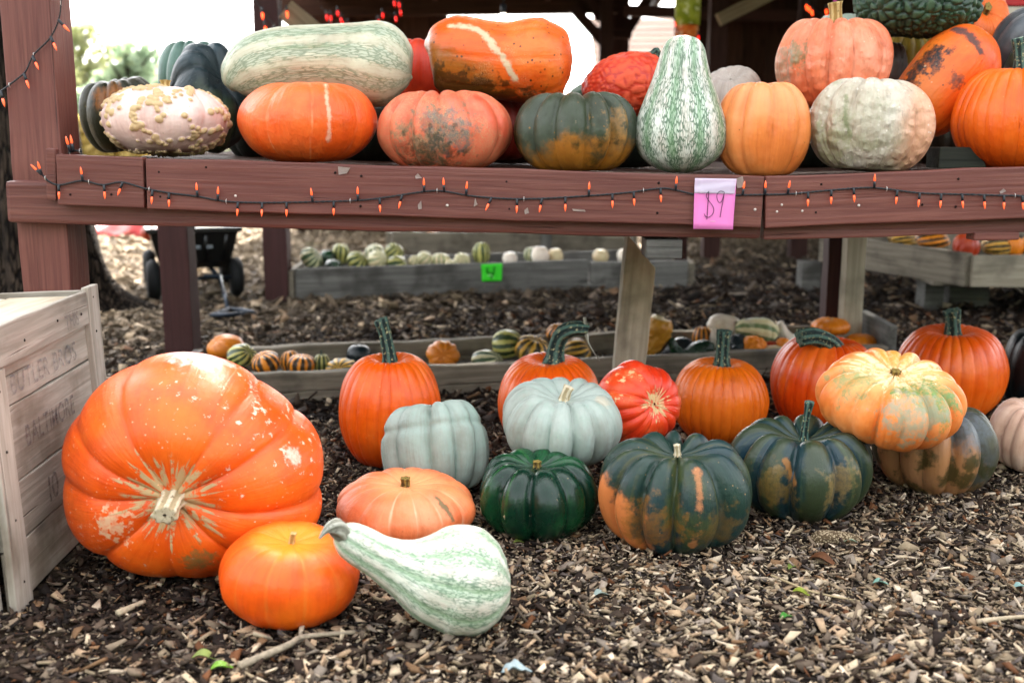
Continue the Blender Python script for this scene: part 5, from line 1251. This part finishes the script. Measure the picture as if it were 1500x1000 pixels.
def cpt(x, y, z):
    x *= .86; return Vector((cx+x*math.cos(yaw)-y*math.sin(yaw), cy+x*math.sin(yaw)+y*math.cos(yaw), z))
def rect(w_, l_, z, y0=0): return [cpt(-w_, -l_+y0, z), cpt(w_, -l_+y0, z), cpt(w_, l_+y0, z), cpt(-w_, l_+y0, z)]
tubm = loft('tub', [rect(.21, .32, .19), rect(.25, .40, .24), rect(.30, .47, .42), rect(.33, .50, .43), rect(.33, .50, .455), rect(.295, .465, .455), rect(.24, .39, .26), rect(.2, .3, .21)], BLK, cart, True, True)
for s, yy_ in ((-.2, -.5), (-.07, -.5), (.07, -.5), (.2, -.5)):
    tube('rib', [cpt(s, -.405, .25), cpt(s*1.1, -.465, .41)], .012, BLK, tubm, 6)
for x, wd_ in ((-.01, .035), (.07, .04)):   # small pale worn lettering on the tub front
    p0_ = cpt(x+.02, -.432, .335); p1_ = cpt(x+.02+wd_, -.432, .335)
    board('worn_lettering', p0_+Vector((0, -.02, 0)), p1_+Vector((0, -.02, 0)), .022, .004, plain('worn_white_print_%d' % int(x*100), '#8a9298', .6, .3, .5, 120, 0), tubm, jit=0, bev=0)
for sx in (-.13, .13): tube('frame_rail', [cpt(sx, -.4, .17), cpt(sx, .42, .17)], .016, STL, cart, 8)
def ring_tyre(c, ax, R, r, mat, name, parent, n=28, m=12):
    ax = ax.normalized(); u = ax.cross(Vector((0, 0, 1))).normalized(); v = ax.cross(u)
    V = []; F = []
    for i in range(n):
        a = 2*math.pi*i/n; d = u*math.cos(a)+v*math.sin(a)
        for j in range(m):
            b = 2*math.pi*j/m; V.append(tuple(c+d*(R+r*math.cos(b))+ax*(r*.95*math.sin(b))))
    for i in range(n):
        for j in range(m): F.append((i*m+j, i*m+(j+1) % m, ((i+1) % n)*m+(j+1) % m, ((i+1) % n)*m+j))
    o = npmesh(name, np.array(V), F, mat, parent); o.matrix_parent_inverse = full_matrix(parent).inverted(); return o
axd = cpt(1, 0, 0)-cpt(0, 0, 0)
for sx, sy in ((-.29, -.34), (.29, -.34), (-.29, .34), (.29, .34)):
    c = cpt(sx, sy, .128)
    w0 = ring_tyre(c, axd, .084, .044, TYRE, 'wheel', cart)
    tube('hub', [c-axd*.03, c+axd*.03], [.062, .062], RIM, w0, 20); tube('hub_cap', [c-axd*.045, c+axd*.045], .018, STL, w0, 10)
for sy in (-.34, .34): tube('axle', [cpt(-.3, sy, .128), cpt(.3, sy, .128)], .011, STL, cart, 8)
hb = at(322, 405, 6.78); h1 = at(334, 452, 6.15); h1.z = .035
tube('handle', [cpt(.05, -.4, .15), hb, hb*.5+h1*.5, h1], .013, STL, cart, 8)
l0 = at(372, 462, 6.05); l0.z = .03; l1 = at(310, 470, 5.95); l1.z = .03; l2 = at(336, 455, 6.13); l2.z = .035
tube('grip', [h1, h1*.4+l0*.6+Vector((0, 0, .004)), l0, l0*.5+l1*.5+Vector((0, -.03, 0)), l1, l1*.5+l2*.5, l2], .014, STL, cart, 8)
for b, l in (((205, 330, 238, 352), 'pale orange pumpkin riding in the garden cart tub'), ((238, 328, 262, 350), 'second pale orange pumpkin in the cart, behind the shelf leg'), ((285, 326, 330, 350), 'tan squash at the right side of the cart tub')):
    gourd(b, 7.2, 'red' if b[0] < 240 else 'cream', l, (0, 0, 1), 'small_pumpkin', 'pumpkins in the cart', dict(N=40, M=20), None, None, 'pumpkin')

# ------------------------------------------------------------------ tree trunk behind the corner post
def bark(name, c1, c2):
    t = NT(name, .95, .1); co = t.coord()
    n = t.noise(t.mapping(co, (1, 1, .22)), 26, 5, .65, .8); v = t.voro(t.mapping(co, (1, 1, .12)), 48, 'DISTANCE_TO_EDGE')
    col = t.mix(t.step(n, .3, .7), hexc(c1), hexc(c2)); col = t.mix(t.step(v, .14, .02), col, hexc('#191512'))
    return t.out(col, None, t.bump(t.ma('ADD', n, t.ma('MULTIPLY', t.step(v, 0, .2), 1.5)), 1.0, .03))
BARK = bark('furrowed_bark', '#3f352d', '#5e5146')
def leaf_mat(name, c1, c2):
    t = NT(name, .6, .3); rn = t.attr('tint')
    t.b.inputs['Transmission Weight'].default_value = 0
    col = t.mix(rn, hexc(c1), hexc(c2)); t.out(col)
    tl = t.N.new('ShaderNodeBsdfTranslucent'); t.L.new(col, tl.inputs[0]); mx = t.N.new('ShaderNodeMixShader'); mx.inputs[0].default_value = .5
    t.L.new(t.b.outputs[0], mx.inputs[1]); t.L.new(tl.outputs[0], mx.inputs[2]); t.L.new(mx.outputs[0], t.N['Material Output'].inputs[0]); return t.m
def trunk_mesh(name, base, path, radii, parent, flare=0, n=40, m=24, seed=0):
    P = spline([tuple(p)+(r,) for p, r in zip(path, radii)], m); V = []
    a = np.linspace(0, 2*np.pi, n, endpoint=False)
    for i in range(m):
        f = flare*math.exp(-i/m*9)
        q = P[i, 3]*(1+.05*np.sin(7*a+seed)+.04*np.sin(11*a+i*.3))*(1+f*(.7+.5*np.sin(5*a+seed)))
        V.append(np.stack([P[i, 0]+q*np.cos(a), P[i, 1]+q*np.sin(a), np.full(n, P[i, 2])], 1))
    V = np.array(V).reshape(-1, 3)
    i = np.arange(m-1)[:, None]*n; j = np.arange(n)[None, :]; jn = (j+1) % n
    F = np.stack([i+j, i+jn, i+n+jn, i+n+j], -1).reshape(-1, 4)
    o = npmesh(name, V, F, BARK, parent)
    if parent: o.matrix_parent_inverse = full_matrix(parent).inverted()
    return o
def leaves(name, blobs, n, size, mat, parent, seed):
    r = np.random.RandomState(seed); C_ = []; 
    wts = np.array([b[3]**2.2 for b in blobs]); wts = wts/wts.sum()
    pick = r.choice(len(blobs), n, p=wts)
    B = np.array(blobs)[pick]; d = r.normal(size=(n, 3)); d /= np.linalg.norm(d, axis=1, keepdims=True)
    rad = B[:, 3]*r.rand(n)**.45
    P = B[:, :3]+d*rad[:, None]*np.array([1, 1, .8])
    # clumpy gaps
    keep = (wob(P, 2.2/size*.12, seed)+r.normal(size=n)*.45) > -.25; P = P[keep]; n = len(P)
    U = r.normal(size=(n, 3)); U /= np.linalg.norm(U, axis=1, keepdims=True)
    Wv = np.cross(U, r.normal(size=(n, 3))); Wv /= np.linalg.norm(Wv, axis=1, keepdims=True)
    s = size*r.uniform(.5, 1.3, n)[:, None]
    Q = np.stack([P-U*s, P+Wv*s*.5, P+U*s, P-Wv*s*.5], 1).reshape(-1, 3)
    F = np.arange(4*n).reshape(-1, 4)
    tint = np.repeat(r.rand(n)*.7+.3*(wob(P, .8, seed+1) > 0), 4)
    o = npmesh(name, Q, F, mat, parent, False, {'tint': ('FLOAT', tint)})
    o.matrix_parent_inverse = full_matrix(parent).inverted(); return o
near = at(66, 420, 6.2)
nt = empty('near_tree', (near.x, 6.3, 0)); tag(nt, 'thick furrowed tree trunk with spreading root flare behind the corner post', 'tree')
trunk_mesh('trunk', None, [(near.x, 6.3, -.05), (near.x-.02, 6.3, .3), (near.x-.06, 6.3, 1.2), (near.x-.14, 6.3, 3), (near.x-.1, 6.4, 5.5)], [.36, .28, .235, .22, .17], nt, .85, 64, 40, 1)
for k_, (dx, dy, dz) in enumerate(((-1.3, .4, 2.2), (.4, 1.2, 2.6), (-.4, -.5, 3.0))):
    s0 = Vector((near.x-.12, 6.36, 4.3+.4*k_)); trunk_mesh('limb', None, [s0, s0+Vector((dx*.4, dy*.4, dz*.4)), s0+Vector((dx, dy, dz))], [.11, .08, .03], nt, 0, 14, 10, k_)
leaves('crown', [(near.x-1.4, 6.7, 6.9, 1.4), (near.x+.4, 7.6, 7.4, 1.4), (near.x-.6, 5.9, 8.0, 1.5)], 3500, .07, leaf_mat('near_tree_leaf', '#4a5a24', '#8a8a3a'), nt, 4)

# far trees, one by one
def far_tree(px, Y, h, blobs, leafm, label, seed, n=5200, size=.22):
    x = at(px, 200, Y).x
    root = empty('leafy_tree', (x, Y, 0)); tag(root, label, 'tree', 'trees beyond the pavilion')
    trunk_mesh('trunk', None, [(x, Y, -.1), (x+.05, Y, h*.3), (x-.05, Y, h*.75)], [.22, .17, .06], root, .4, 14, 14, seed)
    for k_ in range(4):
        a = seed+k_*1.7; s0 = Vector((x, Y, h*(.3+.08*k_))); e = Vector((x+math.cos(a)*h*.22, Y+math.sin(a)*h*.22, h*(.55+.08*k_)))
        trunk_mesh('limb', None, [s0, (s0+e)/2+Vector((0, 0, .1)), e], [.09, .06, .02], root, 0, 8, 6, k_)
    leaves('crown', [(x+bx*h, Y+by*h, h*bz, br*h) for bx, by, bz, br in blobs], n, size, leafm, root, seed)
LG = leaf_mat('far_leaf_green', '#929a68', '#c6c698'); LY = leaf_mat('far_leaf_yellow', '#bfa85c', '#dcc88a'); LB = leaf_mat('far_leaf_bluegreen', '#7d947c', '#afbf9c')
STD = [(0, 0, .62, .2), (-.15, .05, .5, .17), (.16, -.04, .52, .18), (.02, 0, .8, .15), (-.1, -.1, .7, .14), (.12, .1, .7, .14), (0, 0, .4, .2)]
LOW = [(0, 0, .5, .24), (-.2, 0, .38, .22), (.22, 0, .4, .22), (0, 0, .28, .26), (-.3, 0, .25, .2), (.3, 0, .25, .2), (.05, 0, .72, .16)]
far_tree(195, 34, 4.6, LOW, LB, 'blue green round tree between the corner post and the sage pumpkin', 1)
far_tree(128, 38, 5.2, STD, LG, 'taller loose green tree seen just right of the corner post', 2, 3600)
far_tree(150, 30, 2.6, LOW, LY, 'low yellowing tree behind the olive pumpkin', 3, 4200, .18)
far_tree(222, 42, 4.4, LOW, LG, 'pale green tree farthest right in the gap by the corner post', 4)
far_tree(60, 40, 5.0, STD, LG, 'green tree hidden mostly by the maroon corner post', 5, 3600)
far_tree(-40, 36, 6.0, STD, LB, 'blue green tree at the left beyond the near trunk', 6, 3600)
far_tree(290, 46, 4.0, LOW, LB, 'low blue green tree behind the slate pumpkin', 7, 3600)

# leaf screen added unseen behind the camera to block low sky light
def added_leaf_screen():
    r = np.random.RandomState(9); n = 26000
    X = r.uniform(-26, 26, n); H = 5.2+1.3*np.sin(X*.5)+.9*np.sin(X*1.3+1); Z = H*r.rand(n)**.8+.1
    Y = -11.5-2.2*r.rand(n)+.8*np.sin(X*.8)
    P = np.stack([X, Y, Z], 1); U = r.normal(size=(n, 3)); U /= np.linalg.norm(U, axis=1, keepdims=True)
    Wv = np.cross(U, r.normal(size=(n, 3))); Wv /= np.linalg.norm(Wv, axis=1, keepdims=True); sz = r.uniform(.12, .3, n)[:, None]
    Q = np.stack([P-U*sz, P+Wv*sz*.6, P+U*sz, P-Wv*sz*.6], 1).reshape(-1, 3)
    o = npmesh('added_leaf_screen', Q, np.arange(4*n).reshape(-1, 4), LB, None, False, {'tint': ('FLOAT', np.repeat(r.rand(n), 4))})
    tag(o, 'added screen of leaves behind the camera that blocks low sky light', None, None, 'stuff')
added_leaf_screen()

# ------------------------------------------------------------------ red tarp on the ground, far left
def tarp():
    x0, x1, y0, y1 = at(100, 340, 11.2).x, at(236, 340, 11.2).x, 11.0, 12.2; nx, ny = 26, 18; V = []; F = []
    for j in range(ny+1):
        for i in range(nx+1):
            f, g = i/nx, j/ny; e = min(f, 1-f, g, 1-g)
            h = .14*min(1, e*6)*(1+.3*math.sin(f*9+g*4)+.25*math.sin(f*21-g*13))+.012
            V.append((x0+(x1-x0)*f+.03*math.sin(g*17), y0+(y1-y0)*g+.03*math.sin(f*19), h))
    for j in range(ny):
        for i in range(nx): a = j*(nx+1)+i; F.append((a, a+1, a+nx+2, a+nx+1))
    o = npmesh('red_tarp', np.array(V), F, plain('red_tarp_sheet', '#c22a26', .45, .4, .25, 3, .1), None)
    md = o.modifiers.new('t', 'SOLIDIFY'); md.thickness = .004
    tag(o, 'crumpled red sheet on the ground far away under the left end of the shelf', 'tarp')
tarp()

# ------------------------------------------------------------------ pale shed outside and blurred things in the pavilion
sh = empty('pale_shed', at(950, 120, 17)); sh.location.z = 0; tag(sh, 'pale clapboard shed with brown shingle roof seen through the far opening', 'shed')
SIDE = wood('cream_clapboard', '#cbbfae', '#ddd3c4', None, .7, 30, None, .3, .2, .2, .1, False); SHG = wood('brown_shingle', '#5c3c2c', '#744c38', None, .8, 30, None, .3, .2, .4, .3, False)
sx0 = at(917, 100, 17).x
for i in range(13):
    board('clapboard', (sx0, 17, .08+i*.15), (sx0+4.2, 17.0, .08+i*.15), .145, .03, SIDE, sh, seed=600+i, jit=0)
rA = at(905, 80, 16.8); rB = at(978, 28, 16.8)
for i in range(9):
    f = i/8
    a = rA+(Vector((0, 0, 0)))
    board('shingle_row', (sx0-.5, 16.6+i*.16, 1.98+i*.1), (sx0+4.6, 16.6+i*.16, 1.98+i*.1), .03, .2, SHG, sh, seed=620+i, jit=0, up=Vector((0, -.5, .85)))
board('back_wall', (sx0, 18.6, 1.0), (sx0+4.2, 18.6, 1.0), 2.0, .05, SIDE, sh, seed=640, jit=0)
board('side_wall', (sx0+.02, 17.04, 1.0), (sx0+.02, 18.55, 1.0), 2.0, .05, SIDE, sh, seed=641, jit=0)
# bright banner post
bp = empty('banner_post', at(1006, 60, 7.5)); bp.location.z = 0; tag(bp, 'post wrapped with a yellow green printed sleeve above an orange one behind the pear squash', 'post')
def printed(name, a, b, c_):
    t = NT(name, .5, .4); co = t.coord(); n = t.noise(co, 16, 3, .6); n2 = t.noise(t.mapping(co, (1, 1, 1), (3, 3, 3)), 24, 3)
    return t.out(t.mix(t.step(n2, .55, .65), t.mix(t.step(n, .42, .58), hexc(a), hexc(b)), hexc(c_)))
bxp = at(1006, 60, 7.5).x
tube('pole', [Vector((bxp, 7.5, 0)), Vector((bxp, 7.5, 2.4))], .045, MAT['darkbeam'], bp, 12)
tube('upper_sleeve', [Vector((bxp, 7.5, at(1006, 37, 7.5).z)), Vector((bxp, 7.5, 2.2))], .085, printed('yellow_green_print', '#9aa82a', '#c3c84a', '#e6e6b0'), bp, 24)
tube('lower_sleeve', [Vector((bxp, 7.5, at(1006, 140, 7.5).z)), Vector((bxp, 7.5, at(1006, 38, 7.5).z))], .075, printed('orange_print', '#e0641e', '#ec8a3c', '#f2c9a0'), bp, 24)
rbn = empty('pink_ribbon', at(1222, 22, 5.2)); tag(rbn, 'narrow pink ribbon hanging from the roof above the tan stem', 'ribbon')
sheet('strip', [at(1220, -60, 5.2), at(1226, -60, 5.2), at(1225, 20, 5.2), at(1220, 22, 5.2)], paper('pink_ribbon', '#b8328a'), rbn, .01, 2, 10, .002)
sg = empty('sign_board', at(1500, 60, 5.4)); tag(sg, 'red topped cream sign board at the upper right corner', 'sign')
p_ = at(1463, 9, 5.4); q_ = at(1640, 9, 5.4)
board('red_panel', p_+Vector((0, 0, .12)), q_+Vector((0, 0, .12)), .24, .03, plain('red_sign_paint', '#cf1f26', .45, .4, .1, 6, 0), sg, jit=0)
board('cream_panel', p_+Vector((0, 0, -.25)), q_+Vector((0, 0, -.25)), .49, .03, plain('cream_sign_paint', '#d9cdbb', .5, .4, .15, 14, 0), sg, jit=0)
board('sign_post', Vector((p_.x+.3, 5.43, 0)), Vector((p_.x+.3, 5.43, 1.6)), .06, .03, MAT['darkbeam'], sg, jit=0, up=Vector((1, 0, 0)))

# ------------------------------------------------------------------ bits on the mulch
def leaf_thing(px, py, ln, hx, label, yaw=0, z=.012, lobes=0):
    c = ground(px, py, z); n = 14; V = []; F = []
    for i in range(n+1):
        f = i/n; wv = ln*.26*math.sin(math.pi*f)**.8*(1+(.45*math.sin(f*14) if lobes else 0))
        for s in (-1, 0, 1): V.append((ln*(f-.5), s*wv, .18*ln*abs(s)*math.sin(math.pi*f)+.08*ln*math.sin(f*5)))
    for i in range(n):
        for s in (0, 1): a = i*3+s; F.append((a, a+3, a+4, a+1))
    V = np.array(V); cy_, sy_ = math.cos(yaw), math.sin(yaw)
    V = np.stack([V[:, 0]*cy_-V[:, 1]*sy_, V[:, 0]*sy_+V[:, 1]*cy_, V[:, 2]], 1)
    V[:, 2] -= V[:, 2].min()
    o = npmesh('fallen_leaf', V, F, plain('leaf_'+hx[1:], hx, .5, .4, .35, 60, .2), None, True, None, tuple(c))
    md = o.modifiers.new('t', 'SOLIDIFY'); md.thickness = .0008
    return tag(o, label, 'leaf', 'fallen leaves on the mulch')
leaf_thing(325, 980, .045, '#7fae3a', 'small green leaf near the bottom edge below the bright orange pumpkin', .4)
leaf_thing(300, 965, .05, '#9fae62', 'pale olive leaf sliver left of the small green leaf', .1)
leaf_thing(1152, 905, .036, '#4f9a3c', 'green leaf on the mulch below the dark blue green pumpkin', .6)
leaf_thing(1173, 870, .04, '#9aa83a', 'yellow and green leaf on the open mulch', -.3)
leaf_thing(1160, 832, .032, '#7a8f3a', 'olive leaf curled on the mulch in front of the two tone pumpkin', .8)
leaf_thing(1290, 855, .036, '#8fb8a8', 'pale mint leaf on the mulch right of centre', 0)
leaf_thing(1245, 794, .04, '#a8bda8', 'pale grey green leaf by the dropped corn cob', .2)
leaf_thing(757, 985, .06, '#a3b4b8', 'pale blue grey lobed leaf at the bottom centre', .25, .014, 1)
leaf_thing(880, 872, .04, '#a9b8b0', 'pale leaf in front of the large two tone pumpkin', .5)
leaf_thing(1495, 862, .04, '#94b6b0', 'mint leaf at the right edge of the mulch', .1)
leaf_thing(1205, 825, .07, '#7a4f30', 'curled brown leaf on the mulch right of the two tone pumpkin', -.5)
leaf_thing(760, 795, .03, '#8a9a48', 'tiny yellow green leaf beside the dark green pumpkin', .3)
leaf_thing(602, 880, .03, '#5a7a3a', 'tiny green leaf under the neck squash', .9)
TW = bark('twig_bark', '#6a5f56', '#8b8076')
def twig(pts, r, label, mat=TW, name='twig', cat='twig', z=.014):
    P = [ground(x, y, z+dz) for x, y, dz in pts]
    P = [Vector(p) for p in spline([tuple(p) for p in P], len(P)*4)]
    o = tube(name, [p-P[0] for p in P], [r*(1-.5*i/len(P)) for i in range(len(P))], mat, None, 7); o.location = P[0]
    return tag(o, label, cat, 'twigs on the mulch')
twig([(1412, 766, 0), (1440, 786, .005), (1462, 799, 0), (1490, 806, .0)], .005, 'dark bent twig lying on the mulch at the right')
twig([(1130, 842, 0), (1190, 866, .006), (1260, 880, 0)], .003, 'thin pale straw on the open mulch', plain('dry_straw', '#b9a684', .8, .2, .3, 80, .2))
twig([(350, 975, .004), (420, 945, .012), (445, 932, .01), (520, 925, .004)], .008, 'pale split stick in front of the bright orange pumpkin', plain('bleached_stick', '#b3a48f', .85, .2, .4, 90, .5))
twig([(470, 915, .004), (540, 912, .008), (590, 925, .004)], .003, 'thin twig under the neck squash', TW)
twig([(172, 898, .005), (212, 880, .006)], .008, 'pale flat wood splinter in front of the crate', plain('pale_splinter', '#c9b79c', .85, .2, .3, 90, .5))
twig([(1432, 910, .004), (1470, 905, .006), (1530, 900, .004)], .006, 'pale stick at the right edge of the mulch', plain('pale_stick', '#c4b298', .85, .2, .3, 90, .5))
# dropped corn cob
c0_ = ground(1188, 787, .018); c1_ = ground(1266, 790, .014)
n_ = 10
cob = tube('corn_cob', [Vector(lerp(c0_, c1_, i/n_))-c0_ for i in range(n_+1)], [.006, .018, .021, .021, .02, .0195, .019, .017, .014, .009, .003], None, None, 20)
t = NT('dry_cob', .9, .1); v_ = t.voro(t.coord(), 190); t.m = t.out(t.mix(t.step(v_, .2, .6), hexc('#b8a68a'), hexc('#6d5c48')), None, t.bump(v_, 1.0, .004)); cob.data.materials.append(t.m); cob.location = c0_
tag(cob, 'dry tan corn cob lying on the mulch in front of the blue green pumpkin', 'corn cob')
